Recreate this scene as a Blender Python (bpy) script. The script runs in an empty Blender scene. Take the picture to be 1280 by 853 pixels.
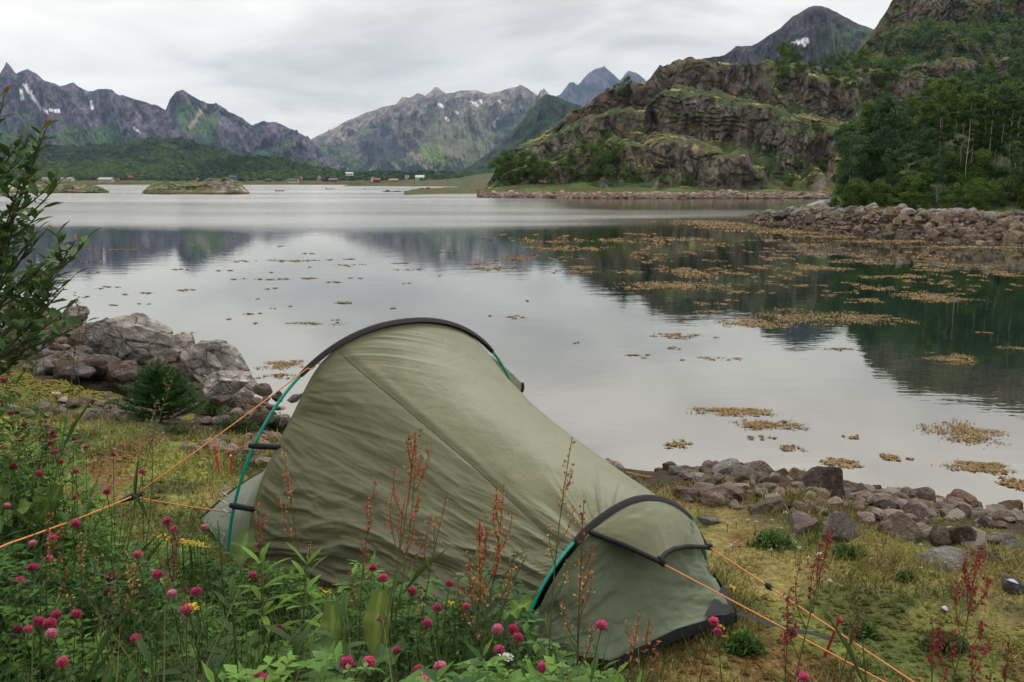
import bpy, math, random
import numpy as np
from mathutils import Vector, Matrix

# ------------------------------------------------------------------ camera, sky, sun, exposure
SC = bpy.context.scene
COL = SC.collection
F = 1108.0
EYE = 2.6                                   # eye above the water, metres
PITCH = math.atan((426.5 - 227.0) / F)
CP, SP = math.cos(PITCH), math.sin(PITCH)
cam = bpy.data.cameras.new('camera'); camo = bpy.data.objects.new('camera', cam); COL.objects.link(camo)
cam.sensor_fit = 'HORIZONTAL'; cam.sensor_width = 36.0; cam.lens = F / 1280.0 * 36.0
cam.clip_start = 0.05; cam.clip_end = 60000
camo.location = (0, 0, EYE); camo.rotation_euler = (math.pi / 2 - PITCH, 0, 0)
SC.camera = camo
SC.view_settings.view_transform = 'Standard'; SC.view_settings.look = 'None'
SC.view_settings.exposure = 0.4; SC.view_settings.gamma = 1.0; SC.view_settings.use_curve_mapping = False
SC.render.engine = 'CYCLES'
SC.cycles.use_denoising = True
SC.cycles.volume_bounces = 0; SC.cycles.max_bounces = 6; SC.cycles.transparent_max_bounces = 8
SC.cycles.use_adaptive_sampling = True; SC.cycles.adaptive_threshold = 0.02

SUN_EL, SUN_AZ = math.radians(56), math.radians(25)   # azimuth from +Y, clockwise positive
world = bpy.data.worlds.new('World'); SC.world = world; world.use_nodes = True
def setup_world():
    nt = world.node_tree; nt.nodes.clear(); N = nt.nodes.new; L = nt.links.new
    out = N('ShaderNodeOutputWorld'); bg = N('ShaderNodeBackground'); bg.inputs[1].default_value = 0.1
    sky = N('ShaderNodeTexSky'); sky.sky_type = 'NISHITA'; sky.sun_disc = False
    sky.sun_elevation = SUN_EL; sky.sun_rotation = SUN_AZ; sky.air_density = 1.0; sky.dust_density = 2.0
    tc = N('ShaderNodeTexCoord'); sep = N('ShaderNodeSeparateXYZ'); L(tc.outputs['Generated'], sep.inputs[0])
    def M(op, a, b=None, clamp=False):
        n = N('ShaderNodeMath'); n.operation = op; n.use_clamp = clamp
        for i, v in enumerate((a, b)):
            if v is None: continue
            if isinstance(v, (int, float)): n.inputs[i].default_value = v
            else: L(v, n.inputs[i])
        return n.outputs[0]
    zz = M('MAXIMUM', sep.outputs[2], 0.0)
    den = M('ADD', zz, 0.22)
    com = N('ShaderNodeCombineXYZ')
    L(M('DIVIDE', sep.outputs[0], den), com.inputs[0]); L(M('DIVIDE', sep.outputs[1], den), com.inputs[1])
    def noise(scale, detail, rough, dist, loc, sc=(1, 1, 1)):
        mp = N('ShaderNodeMapping'); mp.inputs['Location'].default_value = loc; mp.inputs['Scale'].default_value = sc
        L(com.outputs[0], mp.inputs[0])
        n = N('ShaderNodeTexNoise'); n.inputs['Scale'].default_value = scale; n.inputs['Detail'].default_value = detail
        n.inputs['Roughness'].default_value = rough; n.inputs['Distortion'].default_value = dist
        L(mp.outputs[0], n.inputs['Vector']); return n.outputs[0]
    n1 = noise(0.8, 6, 0.52, 0.6, (3.1, 1.7, 0), (1, 1, 1)); n2 = noise(2.6, 4, 0.5, 0.8, (8.0, 2.0, 4.0), (1, 1, 1))
    mix = M('ADD', M('MULTIPLY', n1, 0.65), M('MULTIPLY', n2, 0.35))
    cr = N('ShaderNodeValToRGB'); e = cr.color_ramp.elements
    e[0].position = 0.34; e[0].color = (0.485, 0.468, 0.448, 1)
    e[1].position = 0.66; e[1].color = (0.90, 0.87, 0.805, 1)
    x = e.new(0.5); x.color = (0.745, 0.72, 0.675, 1)
    L(mix, cr.inputs[0])
    # an overcast sky is brighter overhead
    gain = M('ADD', 10.2, M('MULTIPLY', zz, 5.5))
    vm = N('ShaderNodeVectorMath'); vm.operation = 'SCALE'; L(cr.outputs[0], vm.inputs[0]); L(gain, vm.inputs[3])
    # thin blue break low over the valley
    mx = N('ShaderNodeMix'); mx.data_type = 'RGBA'; mx.inputs[0].default_value = 0.96
    L(sky.outputs[0], mx.inputs[6]); L(vm.outputs[0], mx.inputs[7])
    L(mx.outputs[2], bg.inputs[0]); L(bg.outputs[0], out.inputs[0])
setup_world()
sl = bpy.data.lights.new('sun', 'SUN'); sl.energy = 1.5; sl.angle = math.radians(25); sl.color = (1.0, 0.96, 0.9)
so = bpy.data.objects.new('sun', sl); COL.objects.link(so)
sdir = Vector((math.sin(SUN_AZ) * math.cos(SUN_EL), math.cos(SUN_AZ) * math.cos(SUN_EL), math.sin(SUN_EL)))
so.rotation_euler = sdir.to_track_quat('Z', 'Y').to_euler(); so.location = (0, 0, 500)

# ------------------------------------------------------------------ helpers
rng = np.random.default_rng(7); random.seed(7)
PI = math.pi
def ray(px, py):
    u = (px - 640) / F; v = (426.5 - py) / F
    return np.array([u, CP + v * SP, -SP + v * CP])
def on_z(px, py, z):
    r = ray(px, py); return np.array([0, 0, EYE]) + r * ((z - EYE) / r[2])
def at_y(px, py, y):
    r = ray(px, py); return np.array([0, 0, EYE]) + r * (y / r[1])
def proj(p):
    p = np.asarray(p, float); x, y, z = p[..., 0], p[..., 1], p[..., 2] - EYE
    f = y * CP - z * SP; f = np.where(np.abs(f) < 1e-6, 1e-6, f)
    return 640 + x / f * F, 426.5 - (y * SP + z * CP) / f * F
def lin(r, g, b):
    return np.array([((c / 255 + 0.055) / 1.055) ** 2.4 if c > 10 else c / 255 / 12.92 for c in (r, g, b)])
def sm(a, b, x):
    t = np.clip((np.asarray(x, float) - a) / (b - a), 0, 1); return t * t * (3 - 2 * t)
def _h(ix, iy, iz, seed):
    with np.errstate(over='ignore'):
        n = (ix.astype(np.int64) * 374761393 + iy.astype(np.int64) * 668265263 + iz.astype(np.int64) * 2147483647 + seed * 974634541)
        n = n & 0xffffffff; n = ((n ^ (n >> 13)) * 1274126177) & 0xffffffff; n = ((n ^ (n >> 16)) * 2246822519) & 0xffffffff; n = n ^ (n >> 15)
    return (n & 0xffffff) / float(0xffffff) * 2 - 1
def vn(x, y, z=0.0, seed=0):
    x, y, z = np.broadcast_arrays(np.asarray(x, float), np.asarray(y, float), np.asarray(z, float))
    ix, iy, iz = np.floor(x), np.floor(y), np.floor(z); fx, fy, fz = x - ix, y - iy, z - iz
    fx, fy, fz = [f * f * f * (f * (f * 6 - 15) + 10) for f in (fx, fy, fz)]
    r = 0
    for a in (0, 1):
        for b in (0, 1):
            for c in (0, 1):
                w = (fx if a else 1 - fx) * (fy if b else 1 - fy) * (fz if c else 1 - fz)
                r = r + w * _h(ix + a, iy + b, iz + c, seed)
    return r
def fbm(x, y, z=0.0, o=4, g=0.5, seed=0):
    r, a, t, f = 0, 1.0, 0, 1.0
    for k in range(o):
        r = r + a * vn(np.asarray(x) * f + 17.3 * k, np.asarray(y) * f - 9.1 * k, np.asarray(z) * f, seed + k); t += a; a *= g; f *= 2.03
    return r / t * 1.6
def ridged(x, y, z=0.0, o=4, g=0.5, seed=0):
    r, a, t, f = 0, 1.0, 0, 1.0
    for k in range(o):
        r = r + a * (1 - 2 * np.abs(vn(np.asarray(x) * f + 5.7 * k, np.asarray(y) * f + 3.3 * k, np.asarray(z) * f, seed + k))); t += a; a *= g; f *= 2.1
    return r / t
def worley(x, y, z, seed=0):
    x, y, z = np.broadcast_arrays(np.asarray(x, float), np.asarray(y, float), np.asarray(z, float)); ix, iy, iz = np.floor(x), np.floor(y), np.floor(z)
    f1 = np.full(x.shape, 9.0); f2 = f1.copy(); cid = np.zeros(x.shape)
    for a in (-1, 0, 1):
        for b in (-1, 0, 1):
            for c in (-1, 0, 1):
                jx, jy, jz = ix + a, iy + b, iz + c; d = np.sqrt((jx + .5 + .45 * _h(jx, jy, jz, seed) - x) ** 2 + (jy + .5 + .45 * _h(jx, jy, jz, seed + 1) - y) ** 2 + (jz + .5 + .45 * _h(jx, jy, jz, seed + 2) - z) ** 2)
                n = d < f1; f2 = np.where(n, f1, np.minimum(f2, d)); cid = np.where(n, _h(jx, jy, jz, seed + 3), cid); f1 = np.where(n, d, f1)
    return f1, f2 - f1, cid
class MB:
    def __init__(s): s.v = []; s.f3 = []; s.f4 = []; s.c = []; s.n = 0
    def add(s, v, f, c=(0.5, 0.5, 0.5)):
        v = np.asarray(v, float).reshape(-1, 3); f = np.asarray(f, int)
        c = np.broadcast_to(np.asarray(c, float), (len(v), 3))
        (s.f4 if f.shape[1] == 4 else s.f3).append(f + s.n); s.v.append(v); s.c.append(c); s.n += len(v)
    def scatter(s, tv, tf, R, P, c):
        tv = np.asarray(tv, float); m = len(P); k = len(tv)
        v = np.einsum('mij,kj->mki', R, tv) + np.asarray(P)[:, None, :]
        c = np.asarray(c, float)
        c = np.repeat(np.broadcast_to(c, (m, 3)), k, 0) if c.ndim < 3 else c.reshape(-1, 3)
        for t in (tf if isinstance(tf, tuple) else (tf,)):
            t = np.asarray(t, int); f = (t[None] + (np.arange(m) * k)[:, None, None]).reshape(-1, t.shape[1])
            (s.f4 if t.shape[1] == 4 else s.f3).append(f + s.n)
        s.v.append(v.reshape(-1, 3)); s.c.append(c); s.n += m * k
    def tube(s, pts, r, c=(0.5, 0.5, 0.5), k=6, cap=True):
        pts = np.asarray(pts, float); n = len(pts); r = np.broadcast_to(np.asarray(r, float), (n,))
        d = np.gradient(pts, axis=0); d /= np.linalg.norm(d, axis=1)[:, None] + 1e-12
        up = np.array([0, 0, 1.0]); 
        if abs(d[0] @ up) > 0.95: up = np.array([1.0, 0, 0])
        a = np.cross(d, up); a /= np.linalg.norm(a, axis=1)[:, None] + 1e-9
        for i in range(1, n):
            q = a[i - 1] - d[i] * (a[i - 1] @ d[i]); a[i] = q / (np.linalg.norm(q) + 1e-12)
        b = np.cross(d, a); th = np.arange(k) / k * 2 * PI
        v = pts[:, None] + (a[:, None] * np.cos(th)[None, :, None] + b[:, None] * np.sin(th)[None, :, None]) * r[:, None, None]
        i = np.arange(n - 1)[:, None] * k; j = np.arange(k)[None]
        f = np.stack([i + j, i + (j + 1) % k, i + k + (j + 1) % k, i + k + j], -1).reshape(-1, 4)
        base = s.n; s.add(v.reshape(-1, 3), f, c)
        if cap and k >= 3:
            for e in (0, n - 1):
                ring = base + e * k + np.arange(k)
                t = np.stack([np.full(k - 2, ring[0]), ring[1:-1], ring[2:]], -1); s.f3.append(t)
    def grid(s, V, c=(0.5, 0.5, 0.5)):
        a, b = V.shape[:2]; i = np.arange(a - 1)[:, None] * b; j = np.arange(b - 1)[None]
        f = np.stack([i + j, i + j + 1, i + b + j + 1, i + b + j], -1).reshape(-1, 4)
        c = np.asarray(c, float); s.add(V.reshape(-1, 3), f, c.reshape(-1, 3) if c.ndim == 3 else c)
    def box(s, lo, hi, c=(.5, .5, .5)):
        (x0, y0, z0), (x1, y1, z1) = lo, hi
        v = [(x, y, z) for z in (z0, z1) for y in (y0, y1) for x in (x0, x1)]
        s.add(v, [(0, 2, 3, 1), (4, 5, 7, 6), (0, 1, 5, 4), (2, 6, 7, 3), (0, 4, 6, 2), (1, 3, 7, 5)], c)
    def mesh(s, name, smooth=False):
        me = bpy.data.meshes.new(name)
        if s.n == 0: return me
        v = np.concatenate(s.v); me.vertices.add(len(v)); me.vertices.foreach_set('co', v.ravel())
        f3 = np.concatenate(s.f3) if s.f3 else np.zeros((0, 3), int); f4 = np.concatenate(s.f4) if s.f4 else np.zeros((0, 4), int)
        li = np.concatenate([f3.ravel(), f4.ravel()]); me.loops.add(len(li)); me.loops.foreach_set('vertex_index', li.astype(np.int32))
        st = np.concatenate([np.arange(len(f3)) * 3, len(f3) * 3 + np.arange(len(f4)) * 4])
        me.polygons.add(len(st)); me.polygons.foreach_set('loop_start', st.astype(np.int32))
        if smooth: me.polygons.foreach_set('use_smooth', np.ones(len(st), bool))
        else: me.polygons.foreach_set('use_smooth', np.zeros(len(st), bool))
        ca = me.color_attributes.new('Col', 'FLOAT_COLOR', 'POINT'); c = np.concatenate(s.c)
        ca.data.foreach_set('color', np.concatenate([c, np.ones((len(c), 1))], 1).astype(np.float32).ravel())
        me.update(calc_edges=True); me.validate(); return me
def link(name, me, mat=None, parent=None, loc=None):
    o = bpy.data.objects.new(name, me); COL.objects.link(o)
    if mat is not None and me is not None and len(me.materials) == 0: me.materials.append(mat)
    if parent is not None: o.parent = parent
    if loc is not None: o.location = loc
    return o
def tag(o, label=None, cat=None, group=None, kind=None):
    for k, v in (('label', label), ('category', cat), ('group', group), ('kind', kind)):
        if v: o[k] = v
    return o
def empty(name, loc=(0, 0, 0), rz=0.0):
    o = bpy.data.objects.new(name, None); COL.objects.link(o); o.location = loc; o.rotation_euler = (0, 0, rz); o.empty_display_size = 0.1; return o
KIDS = {}
def part(name, me, mat, parent):
    o = link(name, me, mat, parent); KIDS.setdefault(parent.name, []).append(o); return o
def copy_tree(o, parent=None):
    c = o.copy(); COL.objects.link(c)
    if parent is not None: c.parent = parent; KIDS.setdefault(parent.name, []).append(c)
    for ch in list(KIDS.get(o.name, [])): copy_tree(ch, c)
    return c
def rotm(rx, ry, rz):
    rx, ry, rz = np.broadcast_arrays(*[np.atleast_1d(np.asarray(a, float)) for a in (rx, ry, rz)])
    cx, sx, cy, sy, cz, sz = np.cos(rx), np.sin(rx), np.cos(ry), np.sin(ry), np.cos(rz), np.sin(rz); o = np.zeros_like(cx); i = o + 1
    X = np.stack([i, o, o, o, cx, -sx, o, sx, cx], -1).reshape(-1, 3, 3); Y = np.stack([cy, o, sy, o, i, o, -sy, o, cy], -1).reshape(-1, 3, 3)
    Z = np.stack([cz, -sz, o, sz, cz, o, o, o, i], -1).reshape(-1, 3, 3); return Z @ Y @ X
def normals(V):
    du = np.gradient(V, axis=1); dv = np.gradient(V, axis=0); n = np.cross(du, dv)
    n /= np.linalg.norm(n, axis=2)[..., None] + 1e-12; return np.where((n[..., 2] < 0)[..., None], -n, n)
def mixc(a, b, t):
    return a * (1 - t[..., None]) + b * t[..., None]

# ------------------------------------------------------------------ materials
def vmat(name, rough=0.9, nscale=0.0, namp=0.0, bump=0.0, bscale=20.0, spec=0.3, trans=0.0, objcol=False, coords='Object', sheen=0.0):
    """vertex colour x fine noise, with a noise bump."""
    m = bpy.data.materials.new(name); m.use_nodes = True; nt = m.node_tree; N = nt.nodes.new; L = nt.links.new
    b = nt.nodes['Principled BSDF']; at = N('ShaderNodeAttribute'); at.attribute_name = 'Col'
    col = at.outputs['Color']; tc = N('ShaderNodeTexCoord')
    if objcol:
        oi = N('ShaderNodeObjectInfo'); mu = N('ShaderNodeMix'); mu.data_type = 'RGBA'; mu.blend_type = 'MULTIPLY'; mu.inputs[0].default_value = 1
        L(col, mu.inputs[6]); L(oi.outputs['Color'], mu.inputs[7]); col = mu.outputs[2]
    if objcol:
        nl = N('ShaderNodeTexNoise'); nl.inputs['Scale'].default_value = 2.6; nl.inputs['Detail'].default_value = 9; nl.inputs['Roughness'].default_value = 0.72; L(tc.outputs['Object'], nl.inputs['Vector'])
        rl = N('ShaderNodeMapRange'); rl.inputs[1].default_value = 0.53; rl.inputs[2].default_value = 0.62; rl.inputs[3].default_value = 0; rl.inputs[4].default_value = 0.3; L(nl.outputs[0], rl.inputs[0])
        ml = N('ShaderNodeMix'); ml.data_type = 'RGBA'; L(rl.outputs[0], ml.inputs[0]); L(col, ml.inputs[6]); ml.inputs[7].default_value = (0.26, 0.25, 0.225, 1); col = ml.outputs[2]
    if namp:
        n = N('ShaderNodeTexNoise'); n.inputs['Scale'].default_value = nscale; n.inputs['Detail'].default_value = 8; n.inputs['Roughness'].default_value = 0.65
        L(tc.outputs[coords], n.inputs['Vector'])
        mr = N('ShaderNodeMapRange'); mr.inputs[1].default_value = 0.28; mr.inputs[2].default_value = 0.72
        mr.inputs[3].default_value = 1 - namp; mr.inputs[4].default_value = 1 + namp; L(n.outputs[0], mr.inputs[0])
        vm = N('ShaderNodeVectorMath'); vm.operation = 'SCALE'; L(col, vm.inputs[0]); L(mr.outputs[0], vm.inputs[3]); col = vm.outputs[0]
    L(col, b.inputs['Base Color']); b.inputs['Roughness'].default_value = rough; b.inputs['Specular IOR Level'].default_value = spec
    if sheen: b.inputs['Sheen Weight'].default_value = sheen
    if bump:
        n2 = N('ShaderNodeTexNoise'); n2.inputs['Scale'].default_value = bscale; n2.inputs['Detail'].default_value = 8; n2.inputs['Roughness'].default_value = 0.6
        L(tc.outputs[coords], n2.inputs['Vector']); bp = N('ShaderNodeBump'); bp.inputs['Strength'].default_value = bump; bp.inputs['Distance'].default_value = 1.0 / bscale
        L(n2.outputs[0], bp.inputs['Height']); L(bp.outputs[0], b.inputs['Normal'])
    if trans:
        tr = N('ShaderNodeBsdfTranslucent'); L(col, tr.inputs[0]); mx = N('ShaderNodeMixShader'); mx.inputs[0].default_value = trans
        L(b.outputs[0], mx.inputs[1]); L(tr.outputs[0], mx.inputs[2]); L(mx.outputs[0], nt.nodes['Material Output'].inputs[0])
    return m
M_MTN = vmat('mountain_rock', 0.95, 0.03, 0.45, 0.5, 0.02, spec=0.05)
M_CRAG = vmat('crag_rock', 0.9, 0.9, 0.35, 0.6, 1.3, spec=0.15)
M_ROCK = vmat('shore_rock', 0.85, 5.0, 0.55, 0.9, 7.0, spec=0.25, objcol=True)
M_LEAF = vmat('leaf', 0.6, trans=0.25, spec=0.15)
M_FAR = vmat('far_foliage', 0.8, trans=0.25, spec=0.05)
M_BARK = vmat('bark', 0.9, 6.0, 0.4, spec=0.1)
M_WEED = vmat('seaweed', 0.6, 3.0, 0.3, spec=0.12)
M_PAINT = vmat('painted_timber', 0.7, 1.0, 0.1)
def plain(name, c, rough=0.6, spec=0.4, bump=0, bscale=50):
    m = bpy.data.materials.new(name); m.use_nodes = True; nt = m.node_tree; b = nt.nodes['Principled BSDF']
    b.inputs['Base Color'].default_value = (*c, 1); b.inputs['Roughness'].default_value = rough; b.inputs['Specular IOR Level'].default_value = spec
    n = nt.nodes.new('ShaderNodeTexNoise'); n.inputs['Scale'].default_value = bscale; n.inputs['Detail'].default_value = 6
    tc = nt.nodes.new('ShaderNodeTexCoord'); nt.links.new(tc.outputs['Object'], n.inputs['Vector'])
    mr = nt.nodes.new('ShaderNodeMapRange'); mr.inputs[3].default_value = 0.8; mr.inputs[4].default_value = 1.2; nt.links.new(n.outputs[0], mr.inputs[0])
    vm = nt.nodes.new('ShaderNodeVectorMath'); vm.operation = 'SCALE'; vm.inputs[0].default_value = c; nt.links.new(mr.outputs[0], vm.inputs[3]); nt.links.new(vm.outputs[0], b.inputs['Base Color'])
    if bump:
        bp = nt.nodes.new('ShaderNodeBump'); bp.inputs['Strength'].default_value = bump; bp.inputs['Distance'].default_value = 0.5 / bscale
        nt.links.new(n.outputs[0], bp.inputs['Height']); nt.links.new(bp.outputs[0], b.inputs['Normal'])
    return m

# ------------------------------------------------------------------ water
def water_material():
    m = bpy.data.materials.new('fjord_water'); m.use_nodes = True; nt = m.node_tree; nt.nodes.clear(); N = nt.nodes.new; L = nt.links.new
    out = N('ShaderNodeOutputMaterial'); geo = N('ShaderNodeNewGeometry'); sep = N('ShaderNodeSeparateXYZ'); L(geo.outputs['Position'], sep.inputs[0])
    def M(op, a, b=None, c=None, clamp=False):
        n = N('ShaderNodeMath'); n.operation = op; n.use_clamp = clamp
        for i, v in enumerate((a, b, c)):
            if v is None: continue
            if isinstance(v, (int, float)): n.inputs[i].default_value = v
            else: L(v, n.inputs[i])
        return n.outputs[0]
    def noise(scale, detail=3, rough=0.5, sc=(1, 1, 1), dist=0.0):
        mp = N('ShaderNodeMapping'); mp.inputs['Scale'].default_value = sc; L(geo.outputs['Position'], mp.inputs[0])
        n = N('ShaderNodeTexNoise'); n.inputs['Scale'].default_value = scale; n.inputs['Detail'].default_value = detail; n.inputs['Roughness'].default_value = rough
        n.inputs['Distortion'].default_value = dist; L(mp.outputs[0], n.inputs['Vector']); return n.outputs[0]
    def mr(v, a, b, c, d):
        n = N('ShaderNodeMapRange'); n.interpolation_type = 'SMOOTHSTEP'
        for i, k in enumerate((a, b, c, d)): n.inputs[i + 1].default_value = k
        L(v, n.inputs[0]); return n.outputs[0]
    # breeze-ruffled water beyond ~46 m, calm lagoon near the bank
    edge = M('ADD', sep.outputs[1], M('MULTIPLY', M('SUBTRACT', noise(0.07, 3, 0.5, (0.4, 1, 1)), 0.5), 34.0))
    edge = M('SUBTRACT', edge, M('MULTIPLY', mr(sep.outputs[0], -6, 26, 0, 1), 16.0))
    ruf = mr(edge, 38, 60, 0, 1)
    streak = mr(noise(0.018, 4, 0.6, (0.35, 1.6, 1)), 0.38, 0.6, 0.78, 1.0)
    lee = M('MULTIPLY', mr(sep.outputs[1], 76, 92, 0, 1), mr(sep.outputs[0], 2, 12, 0, 1)); ruf2 = M('MULTIPLY', M('MULTIPLY', ruf, streak), M('SUBTRACT', 1.0, M('MULTIPLY', lee, 0.8)))
    rough = M('ADD', 0.012, M('MULTIPLY', ruf2, 0.17))
    bs = M('ADD', 0.012, M('MULTIPLY', ruf2, 0.16))
    hgt = M('ADD', noise(1.1, 4, 0.55, (0.7, 1.5, 1)), M('MULTIPLY', noise(6.0, 2, 0.5, (0.8, 1.5, 1)), 0.15))
    bp = N('ShaderNodeBump'); bp.inputs['Distance'].default_value = 0.25; L(bs, bp.inputs['Strength']); L(hgt, bp.inputs['Height'])
    gl = N('ShaderNodeBsdfGlossy'); gl.inputs[0].default_value = (0.95, 0.93, 0.885, 1); L(rough, gl.inputs['Roughness']); L(bp.outputs[0], gl.inputs['Normal'])
    # the bed shows through the shallows close to the bank
    near = mr(sep.outputs[1], 6.5, 15, 1, 0)
    bed = mr(noise(0.9, 6, 0.6), 0.35, 0.65, 0.6, 1.15)
    c0 = N('ShaderNodeMix'); c0.data_type = 'RGBA'; c0.inputs[6].default_value = (0.010, 0.024, 0.019, 1); c0.inputs[7].default_value = (0.075, 0.065, 0.052, 1); L(M('MULTIPLY', near, bed), c0.inputs[0])
    df = N('ShaderNodeBsdfDiffuse'); L(c0.outputs[2], df.inputs[0])
    fr = N('ShaderNodeFresnel'); fr.inputs[0].default_value = 1.55; L(bp.outputs[0], fr.inputs[1])
    fac = M('ADD', 0.25, M('MULTIPLY', fr.outputs[0], 0.76), clamp=True)
    mx = N('ShaderNodeMixShader'); L(fac, mx.inputs[0]); L(df.outputs[0], mx.inputs[1]); L(gl.outputs[0], mx.inputs[2]); L(mx.outputs[0], out.inputs[0])
    return m
def build_water():
    b = MB(); R = 9500
    b.add([(-R, -R, 0), (R, -R, 0), (R, R, 0), (-R, R, 0)], [(0, 1, 2, 3)])
    tag(link('water', b.mesh('water'), water_material()), kind='structure')
build_water()

# ------------------------------------------------------------------ mountains and hills
def interp(poly, x):
    p = np.array(poly, float); return np.interp(x, p[:, 0], p[:, 1])
def terrain(name, crest, Y0, Y1, nx, nt, prof, disp, colour, back=0.6, jag=0.0, zb=-2.0, mat=None, nb=10, smooth=False, seed=0, jagf=0.07):
    """a slope from a base line to a crest line (photo px -> bearing), with a far side behind the crest."""
    crest = np.array(crest, float); px = np.linspace(crest[0, 0], crest[-1, 0], nx)
    pc = np.interp(px, crest[:, 0], crest[:, 1]) + jag * fbm(px * jagf, px * 0 + seed, o=4, seed=seed)
    f = lambda Y: np.interp(px, *np.array(Y, float).T) if isinstance(Y, (list, tuple)) else np.full(nx, float(Y))
    y0, y1 = f(Y0), f(Y1)
    C = np.array([at_y(a, b, c) for a, b, c in zip(px, pc, y1)])
    t = np.linspace(0, 1, nt)[:, None]
    P = px[None].repeat(nt, 0); T = t.repeat(nx, 1)
    yf, zf = prof(P, T)
    Y = y0[None] + (y1 - y0)[None] * yf
    X = (C[:, 0] / C[:, 1])[None] * Y
    Z = zb + (C[:, 2] - zb)[None] * zf
    d, dz = disp(P, T, X, Y, Z)
    fade = np.minimum(1, (1 - T) * 12)                     # the crest itself stays on its outline
    s = 1 - d * fade / np.maximum(Y, 1); X = X * s; Y = Y * s; Z = Z + dz * fade
    V = np.stack([X, Y, Z], -1)
    k = np.linspace(0, 1, nb + 1)[1:, None]; dep = (y1 - y0)[None] * back
    Yb = y1[None] + k * dep; Xb = (C[:, 0] / C[:, 1])[None] * Yb; Zb = C[None, :, 2] * (1 - k ** 1.3) + (-3) * k ** 1.3
    Vb = np.stack([Xb, Yb, Zb], -1); V = np.concatenate([V, Vb], 0)
    Pa = np.concatenate([P, px[None].repeat(nb, 0)]); Ta = np.concatenate([T, 1 + k.repeat(nx, 1)])
    n = normals(V); c = colour(Pa, Ta, V, n, proj(V)[1])
    b = MB(); b.grid(V, np.clip(c, 0.002, 0.95)); o = link(name, b.mesh(name, smooth), mat or M_MTN); tag(o, kind='structure')
    return o, V, n
def blob(P, Q, cx, cy, rx, ry, seed=0, k=0.45):
    w = fbm(P * 0.14, Q * 0.14, seed + 0.5, o=3, seed=40 + seed)
    return sm(1.15, 0.75, ((P - cx) / rx) ** 2 + ((Q - cy) / ry) ** 2 + w * k * 2)
def seg(P, Q, x0, y0, x1, y1, w):
    d = np.array([x1 - x0, y1 - y0], float); L2 = d @ d
    t = np.clip(((P - x0) * d[0] + (Q - y0) * d[1]) / L2, 0, 1)
    r = np.hypot(P - x0 - t * d[0], Q - y0 - t * d[1]); return sm(1, 0.6, r / w + 0.45 * fbm(P * 0.35, Q * 0.35, o=3, seed=77))
def massif(seed, A, rock, rock2, green, green2, glev, gspread, feats, fx=0.05, steep=1.5):
    def prof(P, T): return T, T ** steep
    def wxf(P, T):
        return P + 40 * fbm(P * 0.012, T * 0.9, o=2, seed=seed + 9) * T + 16 * fbm(P * 0.035, T * 2.6, o=4, seed=seed) + 10 * T
    def disp(P, T, X, Y, Z):
        wx = wxf(P, T)
        rib = ridged(wx * fx, T * 1.9, o=4, g=0.42, seed=seed + 1); big = fbm(P * 0.018, T * 2.2, o=3, seed=seed + 2)
        fine = fbm(P * 0.3 + T * 9, T * 22, o=4, seed=seed + 3)
        return A * (rib * 0.5 + big * 0.8) * sm(0, 0.3, T) + A * 0.07 * fine, A * 0.07 * fbm(P * 0.12 + T * 5, T * 14, o=4, seed=seed + 4) + A * 0.04 * rib
    def colour(P, T, V, n, Q):
        r = fbm(P * 0.12, Q * 0.16, o=5, g=0.6, seed=seed + 5)
        stri = fbm((P + 0.9 * Q) * 0.30, (Q - 0.3 * P) * 0.12, o=5, g=0.65, seed=seed + 6)
        rib = ridged(wxf(P, T) * fx, T * 1.9, o=4, g=0.42, seed=seed + 1)
        c = mixc(rock * np.ones_like(V), rock2 * np.ones_like(V), np.clip(0.5 + 0.8 * r, 0, 1)) * (1 + 0.5 * stri)[..., None] * (1 + 0.3 * rib)[..., None]
        g = np.clip((glev - T) / gspread + 0.75 * fbm(P * 0.05, T * 4, o=5, g=0.6, seed=seed + 7) + 0.5 * (n[..., 2] - 0.6) + 0.25 * stri, 0, 1)
        gc = mixc(green * np.ones_like(V), green2 * np.ones_like(V), np.clip(0.5 + 0.9 * fbm(P * 0.07, Q * 0.12, o=4, seed=seed + 8), 0, 1)) * (1 + 0.3 * r)[..., None]
        c = mixc(c, gc, sm(0.25, 0.75, g))
        for kind, mk, col in feats(P, Q): c = mixc(c, col * np.ones_like(V), np.clip(mk, 0, 1))
        return c
    return prof, disp, colour
SNOW = np.array([0.75, 0.76, 0.78]); TAN = np.array([0.27, 0.22, 0.17])
ROCKA, ROCKB = np.array([0.125, 0.095, 0.13]), np.array([0.034, 0.034, 0.060])
GRN, GRN2 = np.array([0.05, 0.115, 0.032]), np.array([0.016, 0.04, 0.022]); BGRN = np.array([0.10, 0.16, 0.04])
def feats_left(P, Q):
    yield 0, blob(P, Q, 95, 170, 40, 12, 1) * 0.8, np.array([0.06, 0.12, 0.035])
    yield 0, blob(P, Q, 245, 150, 26, 22, 2) * 0.75, np.array([0.07, 0.13, 0.035])
    yield 0, seg(P, Q, 257, 130, 236, 158, 3.2) * 0.9, TAN
    for x0, y0, x1, y1, w in ((30, 108, 38, 122, 3.6), (38, 122, 46, 134, 3.2), (46, 134, 56, 140, 3), (58, 138, 70, 139, 2.5), (25, 113, 24, 124, 2.5), (112, 128, 114, 136, 2.2), (164, 160, 172, 166, 1.8)):
        yield 1, seg(P, Q, x0, y0, x1, y1, w), SNOW
p, d, c = massif(11, 170, ROCKA, ROCKB, GRN, GRN2, 0.8, 0.5, feats_left)
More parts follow.
